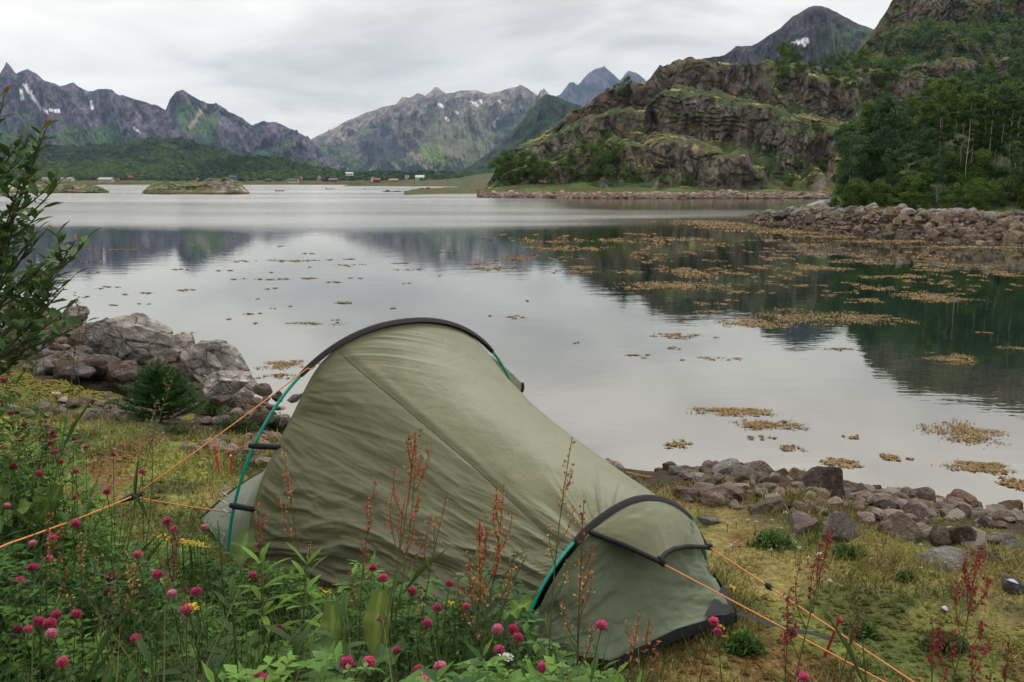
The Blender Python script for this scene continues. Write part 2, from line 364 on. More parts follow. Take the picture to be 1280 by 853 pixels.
terrain('mountain_ridge', [(-120, 120), (-60, 96), (-20, 100), (0, 92), (8, 77), (14, 84), (20, 92), (35, 87), (45, 91), (55, 100), (75, 108), (92, 103), (110, 115), (122, 112), (140, 113), (150, 120), (175, 125), (190, 130), (200, 133), (207, 137), (212, 125), (220, 115), (228, 112), (238, 118), (250, 127), (262, 130), (270, 128), (285, 140), (300, 147), (315, 155), (330, 152), (345, 152), (360, 160), (375, 168), (385, 172), (395, 182), (410, 195), (425, 208), (450, 220)],
        1900, 3100, 700, 220, p, d, c, jag=1.6, seed=1)
def feats_mid(P, Q):
    yield 0, blob(P, Q, 478, 185, 30, 30, 3) * 0.85, np.array([0.045, 0.045, 0.062])
    yield 0, blob(P, Q, 470, 212, 60, 12, 4) * 0.8, GRN2
    yield 0, blob(P, Q, 540, 192, 16, 18, 5) * 0.95, np.array([0.17, 0.25, 0.05])
    yield 0, blob(P, Q, 575, 175, 42, 16, 8) * 0.6, np.array([0.15, 0.17, 0.07])
    yield 0, blob(P, Q, 560, 165, 70, 22, 6) * 0.45, np.array([0.19, 0.16, 0.12])
    yield 0, seg(P, Q, 505, 180, 530, 205, 6) * 0.9, np.array([0.24, 0.19, 0.15])
    yield 0, seg(P, Q, 470, 205, 462, 214, 4) * 0.8, TAN
    yield 0, seg(P, Q, 490, 205, 497, 212, 2.6) * 0.7, TAN
    yield 0, seg(P, Q, 560, 190, 600, 200, 7) * 0.6, np.array([0.23, 0.19, 0.15])
    for x0, y0, x1, y1, w in ((548, 130, 553, 134, 2), (588, 127, 597, 132, 2), (600, 126, 602, 129, 1.6), (570, 140, 572, 142, 1.5), (557, 148, 560, 150, 1.8), (624, 127, 626, 129, 1.6)):
        yield 1, seg(P, Q, x0, y0, x1, y1, w), SNOW
p, d, c = massif(31, 260, np.array([0.25, 0.205, 0.175]), np.array([0.105, 0.095, 0.11]), np.array([0.11, 0.155, 0.055]), np.array([0.04, 0.055, 0.03]), 0.78, 0.5, feats_mid, fx=0.045, steep=1.3)
terrain('mountain_massif', [(360, 200), (385, 180), (395, 172), (420, 160), (440, 148), (460, 140), (475, 134), (495, 130), (503, 121), (512, 124), (522, 117), (532, 120), (545, 109), (558, 116), (575, 113), (590, 113), (610, 118), (630, 112), (650, 106), (660, 112), (672, 120), (680, 111), (690, 122), (705, 132), (730, 150)],
        3000, 4600, 620, 220, p, d, c, jag=1.4, seed=2)
p, d, c = massif(41, 200, np.array([0.09, 0.08, 0.105]), np.array([0.045, 0.043, 0.07]), np.array([0.05, 0.07, 0.045]), GRN2, 0.5, 0.5, lambda P, Q: iter(()), fx=0.06)
terrain('far_mountain_peaks', [(660, 150), (690, 124), (700, 117), (712, 104), (717, 103), (722, 106), (735, 92), (745, 86), (755, 82), (765, 92), (775, 100), (785, 90), (795, 92), (808, 102), (825, 116), (860, 130)],
        4800, 6000, 340, 120, p, d, c, jag=1.5, seed=3)
p, d, c = massif(51, 60, np.array([0.05, 0.05, 0.045]), np.array([0.03, 0.035, 0.03]), np.array([0.03, 0.055, 0.025]), np.array([0.015, 0.03, 0.016]), 1.15, 0.5, lambda P, Q: iter(()), fx=0.07, steep=1.15)
terrain('wooded_mountain_spur', [(545, 222), (575, 214), (600, 200), (620, 184), (640, 165), (655, 148), (670, 129), (682, 118), (695, 121), (715, 128), (740, 137), (800, 150), (880, 165)],
        1300, 1900, 380, 150, p, d, c, jag=1.3, seed=4)
def feats_rp(P, Q):
    yield 0, blob(P, Q, 1060, 50, 40, 20, 9) * 0.4, GRN
    for x0, y0, x1, y1, w in ((999, 53, 1012, 51, 4), (1006, 52, 1008, 57, 2.5), (992, 54, 995, 55, 2)): yield 1, seg(P, Q, x0, y0, x1, y1, w), SNOW
p, d, c = massif(61, 80, np.array([0.06, 0.045, 0.055]), np.array([0.025, 0.022, 0.032]), np.array([0.05, 0.07, 0.03]), np.array([0.03, 0.045, 0.022]), 0.8, 0.4, feats_rp, fx=0.05, steep=1.1)
terrain('mountain_peak', [(800, 110), (830, 96), (860, 79), (880, 73), (905, 70), (920, 58), (940, 57), (960, 45), (975, 35), (990, 22), (1005, 12), (1018, 7), (1035, 9), (1050, 17), (1065, 25), (1080, 32), (1100, 40), (1150, 60), (1220, 90)],
        900, 1500, 560, 200, p, d, c, jag=1.3, seed=5)
# wooded low hills behind the village
def colour_wood(seed):
    def f(P, T, V, n, Q):
        g = fbm(P * 0.25, Q * 0.5, o=4, g=0.6, seed=seed); g2 = fbm(P * 0.04, Q * 0.1, o=3, seed=seed + 1)
        c = mixc(np.array([0.018, 0.035, 0.016]) * np.ones_like(V), np.array([0.05, 0.075, 0.025]) * np.ones_like(V), np.clip(0.45 + 0.5 * g2 + 0.3 * g, 0, 1))
        return c
    return f
def bumpy(A, seed):
    return lambda P, T, X, Y, Z: (A * fbm(P * 0.03, T * 3, o=3, seed=seed), A * 0.06 * fbm(P * 0.3, T * 16, o=3, seed=seed + 3))
HILLB = terrain('wooded_hill', [(-120, 190), (0, 190), (50, 182), (100, 184), (150, 180), (180, 175), (210, 173), (240, 177), (270, 187), (300, 195), (330, 199), (370, 208), (400, 214), (430, 218), (470, 221)],
        1100, 1500, 300, 70, lambda P, T: (T, T ** 1.1), bumpy(40, 71), colour_wood(71), jag=0.8, smooth=True)
HILLA = terrain('low_wooded_hill', [(-120, 208), (0, 206), (60, 203), (120, 206), (180, 208), (230, 206), (262, 202), (290, 198), (320, 197), (350, 197), (365, 203), (390, 211), (410, 215), (460, 218), (520, 219), (600, 219), (640, 220)],
        880, 1060, 300, 40, lambda P, T: (T, T ** 0.9), bumpy(14, 81), colour_wood(81), jag=0.5, smooth=True)
def grassy(seed, c1, c2):
    return lambda P, T, V, n, Q: mixc(np.array(c1) * np.ones_like(V), np.array(c2) * np.ones_like(V), np.clip(0.5 + 0.8 * fbm(P * 0.15, V[..., 1] * 0.05, o=4, seed=seed), 0, 1))
VILLAGE = terrain('far_shore', [(-120, 226), (0, 225.5), (150, 226), (300, 226), (450, 226), (520, 225), (560, 224.5), (640, 223), (760, 222)], 700, 880, 300, 24,
        lambda P, T: (T, np.minimum(1, T * 2.2) ** 0.6), lambda P, T, X, Y, Z: (8 * fbm(P * 0.08, T * 2, o=3, seed=5), 0.5 * fbm(P * 0.2, T * 5, o=3, seed=6)), grassy(9, (0.07, 0.085, 0.025), (0.10, 0.075, 0.035)), zb=-0.6, smooth=True)

# a stone / clump generator used by the rocky places
def ico(sub):
    t = (1 + 5 ** .5) / 2
    v = np.array([(-1, t, 0), (1, t, 0), (-1, -t, 0), (1, -t, 0), (0, -1, t), (0, 1, t), (0, -1, -t), (0, 1, -t), (t, 0, -1), (t, 0, 1), (-t, 0, -1), (-t, 0, 1)], float); v /= np.linalg.norm(v[0])
    f = [(0, 11, 5), (0, 5, 1), (0, 1, 7), (0, 7, 10), (0, 10, 11), (1, 5, 9), (5, 11, 4), (11, 10, 2), (10, 7, 6), (7, 1, 8), (3, 9, 4), (3, 4, 2), (3, 2, 6), (3, 6, 8), (3, 8, 9), (4, 9, 5), (2, 4, 11), (6, 2, 10), (8, 6, 7), (9, 8, 1)]
    for _ in range(sub):
        v = list(map(tuple, v)); cache = {}; nf = []
        def mid(a, b):
            k = (min(a, b), max(a, b))
            if k not in cache:
                m = (np.array(v[a]) + np.array(v[b])) / 2; m /= np.linalg.norm(m); v.append(tuple(m)); cache[k] = len(v) - 1
            return cache[k]
        for a, b, c in f:
            ab, bc, ca = mid(a, b), mid(b, c), mid(c, a); nf += [(a, ab, ca), (b, bc, ab), (c, ca, bc), (ab, bc, ca)]
        f = nf; v = np.array(v)
    return np.array(v), np.array(f)
ICO1, ICO2, ICO3, ICO4 = ico(1), ico(2), ico(3), ico(4)
def rock_verts(seed, base=ICO3, planes=11, sq=(1, 0.8, 0.62), rough=0.05, dmin=0.45, dmax=0.85):
    r = np.random.default_rng(seed); v = base[0].copy()
    for _ in range(planes):
        n = r.normal(size=3); n /= np.linalg.norm(n); d = r.uniform(dmin, dmax); k = v @ n - d; v = v - np.maximum(k, 0)[:, None] * n * 0.96
    v = v * np.array(sq); nn = v / (np.linalg.norm(v, axis=1)[:, None] + 1e-9)
    v = v + nn * (rough * fbm(v[:, 0] * 3, v[:, 1] * 3, v[:, 2] * 3 + seed, o=3, seed=seed % 97))[:, None]
    return v / np.abs(v[:, :2]).max()

# ------------------------------------------------------------------ crag, right-hand slope, points of land, islets
def stair(n, amp, seed, blend=0.75, riser=0.62):
    def prof(P, T):
        ph = n * T + amp * fbm(P * 0.009, T * 1.2, o=2, seed=seed) + 0.22 * fbm(P * 0.03, T * 3, o=4, g=0.5, seed=seed + 1) + 0.0022 * (P - 850)
        i = np.floor(ph); fr = ph - i
        z = (i + sm(0.02, riser, fr)) - (n * 0 + ph) ; y = (i + sm(riser * 0.75, 1.0, fr)) - ph
        fd = sm(0, 0.1, T) * sm(1, 0.93, T)
        return np.clip(T + blend * fd * y / n, 0, 1), np.clip(T + blend * fd * z / n, 0, 1.05)
    return prof
LICH = np.array([0.36, 0.29, 0.08]); MOSS = np.array([0.06, 0.085, 0.02]); MOSS2 = np.array([0.085, 0.075, 0.028]); HEATH = np.array([0.03, 0.055, 0.018])
CR1, CR2, CR3 = np.array([0.215, 0.172, 0.152]), np.array([0.095, 0.08, 0.08]), np.array([0.36, 0.295, 0.25])
def crag_colour(seed, lich=1.0, moss_bias=0.0):
    def f(P, T, V, n, Q):
        x, y, z = V[..., 0], V[..., 1], V[..., 2]
        big = fbm(x * 0.06, z * 0.09, y * 0.05, o=4, seed=seed); fine = fbm(x * 0.9, z * 0.45, y * 0.6, o=4, g=0.65, seed=seed + 1)
        st = fbm(x * 1.1 + y * 0.5, z * 0.12, o=4, g=0.6, seed=seed + 2)
        c = mixc(CR1 * np.ones_like(V), CR2 * np.ones_like(V), np.clip(0.5 + 0.3 * st + 0.45 * big + 0.3 * fine, 0, 1))
        c = mixc(c, CR3 * np.ones_like(V), sm(0.25, 0.8, fine * 0.7 + big * 0.5 + 0.2 * n[..., 2]) * 0.8)
        f1, e1, id1 = worley(x * .16 + .35 * big, y * .14, z * .15 + .3 * big, seed + 20); f2_, e2, id2 = worley(x * .5 + .3 * fine, y * .4, z * .42, seed + 24)
        c = c * (1 + .28 * id1 + .22 * id2)[..., None]; c = c * (1 - .55 * sm(.14, .02, e1) - .35 * sm(.14, .03, e2) * sm(-.2, .4, big + .3))[..., None]
        mo = sm(0.50, 0.66, n[..., 2] + 0.22 * big + 0.16 * fine + moss_bias)
        mc = mixc(MOSS * np.ones_like(V), MOSS2 * np.ones_like(V), np.clip(0.5 + 0.9 * fbm(x * 0.25, y * 0.25, z * 0.3, o=4, seed=seed + 4), 0, 1))
        mc = mixc(mc, HEATH * np.ones_like(V), sm(-0.1, 0.35, fbm(x * 0.12, y * 0.15, z * 0.2, o=4, seed=seed + 5)))
        c = mixc(c, mc * (1 + 0.4 * fine)[..., None], mo)
        li = sm(0.46, 0.66, fbm(x * 0.28, y * 0.5, z * 0.6, o=4, g=0.6, seed=seed + 6)) * sm(0.55, 0.78, n[..., 2] + 0.1 * fine) * lich
        return mixc(c, LICH * np.ones_like(V) * (1 + 0.3 * fine)[..., None], li * 0.75)
    return f
def crag_disp(A, seed):
    def f(P, T, X, Y, Z):
        q = 3.5 * fbm(X * 0.07 + 0.03 * Z, Z * 0.1, Y * 0.04, o=3, seed=seed + 1); q2 = 3 * fbm(X * 0.25 - 0.08 * Z, Z * 0.3, Y * 0.1, o=2, seed=seed + 7); st = lambda v: np.floor(v) + sm(0.35, 0.65, v - np.floor(v))
        a = A * fbm(X * 0.05, Z * 0.06, o=3, seed=seed) + A * 0.30 * st(q) + A * 0.05 * st(q2) + A * 0.08 * fbm(X * 0.8, Z * 0.8, Y * 0.3, o=4, g=0.6, seed=seed + 2)
        _, e1, id1 = worley(X * .16, Y * .14, Z * .15, seed + 19); _, e2, id2 = worley(X * .5, Y * .4, Z * .42, seed + 23); a = a * .75 + A * (.15 * id1 - .12 * sm(.16, .0, e1) + .09 * id2 - .07 * sm(.16, 0, e2))
        w = sm(0, 0.08, T)
        return a * w, w * (A * 0.09 * fbm(X * 0.3, Y * 0.3, Z * 0.3, o=4, seed=seed + 3) + A * 0.1 * ridged(X * 0.12, Y * 0.12, o=3, seed=seed + 4))
    return f
CRAG = terrain('rocky_crag', [(606, 236), (612, 228), (622, 208), (632, 196), (650, 183), (665, 175), (680, 166), (700, 152), (720, 140), (740, 129), (765, 119), (790, 110), (805, 112), (822, 96), (845, 88), (862, 84), (880, 84), (900, 88), (930, 86), (960, 82), (1000, 78), (1030, 84), (1060, 88), (1090, 84), (1130, 84), (1180, 86), (1260, 90)],
        [(606, 156), (700, 152), (900, 150), (1260, 150)], [(606, 165), (640, 182), (700, 200), (820, 215), (1260, 225)], 720, 420, stair(3.1, 0.25, 101), crag_disp(2.6, 102), crag_colour(103), back=0.8, jag=2.0, mat=M_CRAG, zb=0.5, seed=6, jagf=0.1)
UPPER = terrain('mountain_slope', [(1020, 110), (1045, 88), (1060, 76), (1075, 60), (1090, 42), (1105, 20), (1115, 2), (1130, -14), (1160, -30), (1200, -42), (1320, -70), (1500, -90)],
        240, [(1020, 330), (1115, 380), (1500, 400)], 420, 360, stair(5.0, 0.4, 111, blend=0.55), crag_disp(5.5, 112), crag_colour(113, 0.12, 0.24), back=0.6, jag=2.5, mat=M_CRAG, zb=2, seed=7)
# grass strip and stony beach under the crag
BEACH = terrain('crag_beach', [(596, 238.2), (610, 236), (640, 232), (700, 229), (760, 227), (830, 226), (900, 229), (1000, 231), (1060, 231), (1140, 232)], [(596, 150), (612, 146), (700, 142), (900, 141), (1140, 140)], [(596, 153), (640, 158), (1140, 160)], 320, 50,
        lambda P, T: (T, np.where(T < 0.18, T / 0.18 * 0.3, 0.3 + (T - 0.18) / 0.82 * 0.7)), lambda P, T, X, Y, Z: (0 * T, 0.25 * sm(0.1, 0.3, T) * fbm(X * 0.3, Y * 0.3, o=4, seed=121)), 
        lambda P, T, V, n, Q: mixc(mixc(np.array([0.085, 0.12, 0.03]) * np.ones_like(V), np.array([0.06, 0.065, 0.022]) * np.ones_like(V), np.clip(0.5 + 0.9 * fbm(V[..., 0] * 0.25, V[..., 1] * 0.4, o=4, seed=122), 0, 1)), np.array([0.17, 0.13, 0.10]) * np.ones_like(V), sm(0.26, 0.16, T + 0.04 * fbm(V[..., 0] * 0.6, V[..., 1] * 0.5, o=3, seed=123))), mat=M_CRAG, zb=-0.4, back=0.5)
# low skerry spits left of the crag
SPIT = terrain('low_spit', [(505, 239), (530, 236.5), (560, 234.6), (600, 232), (660, 230), (720, 228)], [(505, 176), (560, 186), (600, 190), (720, 195)], [(505, 180), (560, 215), (600, 240), (720, 280)], 160, 30, lambda P, T: (T, T ** 0.7),
        lambda P, T, X, Y, Z: (0 * T, 0.35 * fbm(X * 0.25, Y * 0.08, o=4, seed=131)), grassy(14, (0.09, 0.075, 0.03), (0.07, 0.085, 0.03)), mat=M_CRAG, zb=-0.5)
SPIT2 = terrain('far_spit', [(430, 233), (470, 230.5), (490, 228.5), (520, 227), (545, 225.5), (575, 222.5), (600, 218), (620, 216), (680, 215)], [(430, 480), (520, 470), (680, 420)], [(430, 500), (560, 620), (680, 620)], 200, 30, lambda P, T: (T, T ** 0.7),
        lambda P, T, X, Y, Z: (0 * T, 0.8 * fbm(X * 0.12, Y * 0.06, o=4, seed=132)), grassy(15, (0.05, 0.075, 0.025), (0.09, 0.075, 0.04)), mat=M_CRAG, zb=-0.7)
def islet(name, crest, Y0, Y1, seed):
    return terrain(name, crest, Y0, Y1, 260, 60, stair(1.6, 0.3, seed, blend=0.5), lambda P, T, X, Y, Z: (0.8 * fbm(X * 0.3, Z * 0.4, o=4, seed=seed) * sm(0, .2, T), 0.35 * sm(0, .15, T) * ridged(X * 0.3, Y * 0.4, o=4, seed=seed + 1)),
        lambda P, T, V, n, Q: mixc(crag_colour(seed, 0.3, -0.2)(P, T, V, n, Q) * 1.5, np.array([0.05, 0.03, 0.02]) * np.ones_like(V), sm(0.45, 0.1, V[..., 2])), back=0.9, jag=0.7, mat=M_CRAG, zb=-0.3)
islet('islet', [(178, 241.5), (184, 235), (190, 231), (198, 229), (204, 226), (212, 227), (222, 231), (235, 230), (245, 229.5), (255, 226), (262, 222.5), (268, 224), (276, 224), (284, 222), (292, 226), (300, 229), (306, 235), (312, 241)], 188, 200, 141)
islet('islet', [(10, 238), (40, 233), (60, 231), (75, 232), (90, 231), (105, 231), (118, 232), (128, 236), (136, 240)], 205, 214, 151)
# the stony point on the right with its bank and wooded slope
WL = [(925, 279.5), (945, 283), (1000, 289), (1060, 293), (1120, 298), (1200, 303), (1290, 308), (1480, 318)]
def wl_y(px): return float(on_z(px, interp(WL, px), 0.0)[1])
PTY = [(p, wl_y(p)) for p, _ in WL]
PT_CREST = [(925, 275), (940, 268), (960, 262), (985, 256), (1000, 252), (1030, 246), (1060, 238), (1080, 222), (1120, 180), (1160, 150), (1200, 130), (1290, 105), (1480, 70)]
PT_Y1 = [(925, 58), (960, 64), (1000, 72), (1060, 90), (1120, 112), (1200, 125), (1480, 120)]
def point_xyz(P, d):
    """ground of the stony point: bearing P (px at the water line), metres d inland of the water line."""
    P = np.asarray(P, float); d = np.asarray(d, float)
    y0 = np.interp(P, *np.array(PTY).T); y1 = interp(PT_Y1, P); pc = interp(PT_CREST, P)
    r = (CP + (426.5 - pc) / F * SP); zc = EYE + (-SP + (426.5 - pc) / F * CP) / r * y1
    bank = sm(0, 2.6, d) * (1.0 + 0.25 * sm(940, 1100, P)) * np.interp(P, [925, 945, 985], [0.25, 0.75, 1.0])
    up = np.clip((d - 3.0) / (y1 - y0 - 3.0), 0, 1)
    z = -0.15 + bank + np.maximum(zc - 1.3, 0) * up ** 1.15 + 0.12 * fbm(P * 0.1, d * 0.4, o=3, seed=161) * sm(0, 2, d)
    z = np.where(d < 0, -0.15 + d * 0.35, z) - np.maximum(d - (y1 - y0), 0) * 0.12
    y = y0 + d; return (P - 640) / F / (CP + (426.5 - 290) / F * SP) * y, y, z
def build_point():
    px = np.linspace(925, 1480, 380); dd = np.concatenate([np.linspace(-3, 8, 60), np.linspace(8.5, 120, 110)])
    X, Y, Z = point_xyz(px[None].repeat(len(dd), 0), dd[:, None].repeat(len(px), 1))
    V = np.stack([X, Y, Z], -1); D = dd[:, None] + 0 * X
    c = mixc(np.array([0.05, 0.075, 0.02]) * np.ones_like(V), np.array([0.028, 0.04, 0.014]) * np.ones_like(V), np.clip(0.5 + 0.9 * fbm(X * 0.4, Y * 0.4, o=4, seed=162), 0, 1))
    c = mixc(c, np.array([0.045, 0.034, 0.027]) * np.ones_like(V), sm(3.4, 2.2, D + fbm(X * 0.8, Y * 0.8, o=3, seed=163)))
    c = mixc(c, np.array([0.20, 0.12, 0.035]) * np.ones_like(V), sm(0.5, 0.1, D))
    b = MB(); b.grid(V, c); tag(link('stony_point', b.mesh('stony_point', True), M_CRAG), kind='structure')
build_point()

# ------------------------------------------------------------------ woods far off (read as one mass)
def leafball(seed, n=1):
    v = ICO1[0].copy(); v = v * (1 + 0.35 * fbm(v[:, 0] * 2, v[:, 1] * 2, v[:, 2] * 2 + seed * 3.1, o=2, seed=seed))[:, None]; return v
def canopy(name, spots, sizes, cols, seed=0, label=None):
    b = MB(); k = np.arange(len(spots)) % 5; r = np.random.default_rng(seed)
    for j in range(5):
        m = k == j
        if not m.any(): continue
        R = rotm(0, 0, r.uniform(0, 6.3, m.sum())) * sizes[m][:, None, :]
        tv = leafball(seed + j); shade = np.array([1.0]) 
        b.scatter(tv, ICO1[1], R, spots[m], cols[m])
    o = link(name, b.mesh(name), M_FAR); tag(o, label, 'forest', kind='stuff'); return o
def on_surface(V, n, r, tmax=None, band=None):
    a, bb = V.shape[:2]; i = r.integers(0, int(a * (tmax or 0.85)), n); j = r.integers(0, bb, n); return V[i, j]
def wood(V, n, size, seed, name, label, tmax=0.85, dark=1.0):
    r = np.random.default_rng(seed); P = on_surface(V, n, r, tmax); P = P[P[:, 2] > 0.3]; n = len(P)
    s = size * r.uniform(0.6, 1.3, n); S = np.stack([s, s, s * r.uniform(0.7, 1.5, n)], -1)
    w = np.clip(0.5 + 0.7 * fbm(P[:, 0] * 0.01, P[:, 1] * 0.006, P[:, 2] * 0.02, o=3, seed=seed) + r.normal(0, 0.22, n), 0, 1)
    c = np.array([0.022, 0.046, 0.024]) * (1 - w)[:, None] + np.array([0.07, 0.11, 0.032]) * w[:, None]
    canopy(name, P + np.array([0, 0, 1.0]) * (s * 0.3)[:, None], S, c * dark, seed, label)
wood(HILLB[1], 5200, 4.6, 201, 'forest', 'dark birch forest covering the rounded hill below the snow patched ridge', 0.8)
wood(HILLA[1], 5200, 3.2, 202, 'forest', 'lighter mixed woodland on the low hill right behind the waterside houses', 0.72, 1.15)
def shore_scrub():
    r = np.random.default_rng(203); px = r.uniform(-100, 640, 900); y = r.uniform(765, 880, 900); z = 0.9 + 0 * y
    P = np.stack([(px - 640) / F / CP * y * 0.98, y, z], -1); s = r.uniform(1.2, 3.6, 900); c = np.array([0.022, 0.04, 0.018]) * r.uniform(0.6, 1.7, (900, 1))
    canopy('woodland_edge', P, np.stack([s, s, s * r.uniform(0.9, 1.7, 900)], -1), c, 203, 'belt of dark trees along the far shore around the houses')
shore_scrub()
def scrub_slope():
    r = np.random.default_rng(204); V = UPPER[1][:240]; P = on_surface(V, 1700, r, .95); P = P[P[:, 2] > 3]; k = fbm(P[:, 0] * .03, P[:, 1] * .03, P[:, 2] * .05, o=3, seed=205) > -.12; P = P[k]; m = 46; n = len(P); sz = r.uniform(1.1, 2.6, n)
    D = r.normal(size=(n, m, 3)); D /= np.linalg.norm(D, axis=2)[..., None]; D = D * (r.random((n, m)) ** .4)[..., None] * sz[:, None, None] * [1, 1, .8]; Q = (P[:, None] + D + [0, 0, 1] * (sz * .5)[:, None, None]).reshape(-1, 3)
    w = np.clip(np.repeat(r.random(n), m) + r.normal(0, .2, n * m), 0, 1)[:, None]; c = np.array([.035, .07, .03]) * (1 - w) + np.array([.11, .17, .05]) * w; b = MB(); N_ = n * m
    b.scatter([(-1, 0, 0), (0, -.6, .1), (1, 0, 0), (0, .6, .1)], [(0, 1, 2, 3)], rotm(r.uniform(-1.2, 1.2, N_), r.uniform(-1.2, 1.2, N_), r.uniform(0, 6.3, N_)) * (.42 * r.uniform(.6, 1.4, N_))[:, None, None], Q, c)
    tag(link('thicket', b.mesh('thicket'), M_FAR), 'green birch scrub clinging to the steep mountainside above the wooded point', 'thicket', kind='stuff')
scrub_slope()

# ------------------------------------------------------------------ village on the far shore
def house(px, py, wpx, hpx, y, wall, roof, label, rz=0.0, gable=0.5, win=3):
    base = at_y(px, py, y); base[2] = max(base[2], 0.4); m = y / F; w, h = wpx * m * .85, hpx * m * .8; d = min(w * 0.7, 7.0)
    e = empty('house', base - np.array([0, 0, 0.6]), rz); tag(e, label, 'house', 'houses along the far shore')
    hw = h * (1 - gable * 0.75) + 0.6; b = MB(); b.box((-w / 2, -d / 2, 0), (w / 2, d / 2, hw), wall)
    b.add([(-w / 2, -d / 2, hw), (-w / 2, d / 2, hw), (-w / 2, 0, h + .6), (w / 2, -d / 2, hw), (w / 2, d / 2, hw), (w / 2, 0, h + .6)], [(0, 2, 1), (3, 4, 5)], wall); part('wall', b.mesh('wall'), M_PAINT, e)
    b = MB(); o = 0.35; t = 0.16
    for s in (-1, 1):
        q = np.array([(-w / 2 - o, s * (d / 2 + o), hw - o * 0.5), (w / 2 + o, s * (d / 2 + o), hw - o * 0.5), (w / 2 + o, 0, h + .62), (-w / 2 - o, 0, h + .62)])
        b.add(np.concatenate([q, q + [0, 0, t]]), [(0, 1, 2, 3), (4, 5, 6, 7), (0, 1, 5, 4), (1, 2, 6, 5), (2, 3, 7, 6), (3, 0, 4, 7)], roof)
    part('roof', b.mesh('roof'), M_PAINT, e)
    for k in range(win):
        x = (k + 0.5) / win * w - w / 2; b = MB(); b.box((x - w / win * 0.22, -d / 2 - 0.05, 0.6 + (hw - .6) * 0.35), (x + w / win * 0.22, -d / 2 + 0.02, 0.6 + (hw - .6) * 0.75), (0.03, 0.035, 0.045)); part('window', b.mesh('window'), M_PAINT, e)
    return e
WHT, RED, OCH, GRY = (0.5, 0.5, 0.48), (0.13, 0.045, 0.04), (0.26, 0.15, 0.08), (0.22, 0.21, 0.2)
DRK, BLU, RRF = (0.06, 0.06, 0.07), (0.06, 0.07, 0.14), (0.28, 0.06, 0.05)
house(57, 227, 7, 6, 770, WHT, GRY, 'small white house half hidden at the west edge of the village behind the flat islet')
house(85, 227, 16, 6, 770, WHT, GRY, 'long low white house with grey roof above the flat islet')
house(133, 228, 19, 7, 745, (0.42, 0.38, 0.36), (0.36, 0.33, 0.33), 'broad pale house with pinkish grey roof between the two islets', win=5)
house(148, 228, 4, 5, 740, (0.4, 0.09, 0.06), RRF, 'tiny bright red boathouse beside the broad pale house', win=1)
house(164, 225, 6, 6, 800, RED, RRF, 'red roofed cottage up in the trees above the tiny red boathouse', win=2)
house(249, 227, 6, 5, 790, (0.35, 0.1, 0.1), RRF, 'reddish cottage showing over the middle of the rocky islet', win=2)
house(292, 225, 9, 6, 770, (0.10, 0.11, 0.2), BLU, 'dark blue house showing over the end of the rocky islet', win=2)
house(336, 228, 9, 5, 745, RED, DRK, 'low dark red house standing west of the long white house', win=3)
house(366, 229, 16, 6, 735, WHT, DRK, 'long white house with dark roof by the water', win=4)
house(376, 227, 6, 7, 742, OCH, (0.4, 0.14, 0.06), 'orange gabled house joined close to the long white house', rz=PI / 2, win=1)
house(399, 226, 6, 7, 770, (0.42, 0.26, 0.27), GRY, 'pale pink house beside the dark spruce', rz=PI / 2, win=2)
house(417, 228, 12, 6, 745, (0.26, 0.05, 0.07), (0.12, 0.09, 0.12), 'wine red house with dark roof just east of the dark spruce', win=3)
house(437, 219, 10, 4, 900, WHT, WHT, 'white house high on the slope over the wine red house', win=2)
house(466, 227, 6, 7, 750, WHT, GRY, 'narrow white gable end standing against a red barn', rz=PI / 2, win=1)
house(471, 228, 10, 6, 738, RED, RRF, 'red barn with red roof beside a narrow white gable', win=2)
house(492, 228, 12, 5, 745, OCH, (0.32, 0.2, 0.14), 'ochre orange house near the east end of the village', win=3)
house(509, 223, 5, 4, 830, WHT, GRY, 'small white house up behind the ochre orange house', win=1)
house(525, 226, 12, 8, 770, WHT, (0.5, 0.48, 0.46), 'tall white house at the east end of the village', win=3)
def motor_boat(px, py, wpx, label, hull, rz):
    p = on_z(px, py, 0.0); L = wpx * p[1] / F; e = empty('motor_boat', p, rz); tag(e, label, 'boat', 'boats moored on the fjord')
    n = 14; s = np.linspace(0, 1, n); wd = L * 0.17 * np.minimum(1, (1 - s) * 2.6 + 0.02) ** 0.6; top = L * (0.10 + 0.07 * s ** 2)
    sec = [np.array([[x, -w, t], [x, -w * .75, -.05], [x, 0, -.15], [x, w * .75, -.05], [x, w, t], [x, w * .86, t], [x, 0, t * .35], [x, -w * .86, t]]) for x, w, t in zip((s - .5) * L, wd, top)]
    V = np.array(sec); V = np.concatenate([V, V[:, :1]], 1); b = MB(); b.grid(V, hull); b.add(V[0, :8], [(0, 1, 2, 3), (0, 3, 4, 7)], hull); part('hull', b.mesh('hull'), M_PAINT, e)
    b = MB(); b.box((-L * .56, -L * .05, .05), (-L * .46, L * .05, L * .26), (0.03, 0.03, 0.035)); b.box((-L * .54, -L * .02, -.3), (-L * .48, L * .02, .1), (0.03, 0.03, 0.035)); part('outboard_motor', b.mesh('outboard_motor'), M_PAINT, e)
    b = MB(); b.box((-.05 * L, -L * .12, L * .08), (.05 * L, L * .12, L * .12), (0.3, 0.2, 0.12)); part('thwart', b.mesh('thwart'), M_PAINT, e); return e
motor_boat(350, 239.4, 10, 'open brown motor boat moored alone off the long white house', (0.28, 0.16, 0.10), 0.05)
b_ = motor_boat(413, 237.2, 10, 'white motor boat with a small windscreen off the wine red house', (0.45, 0.47, 0.46), 0.12)
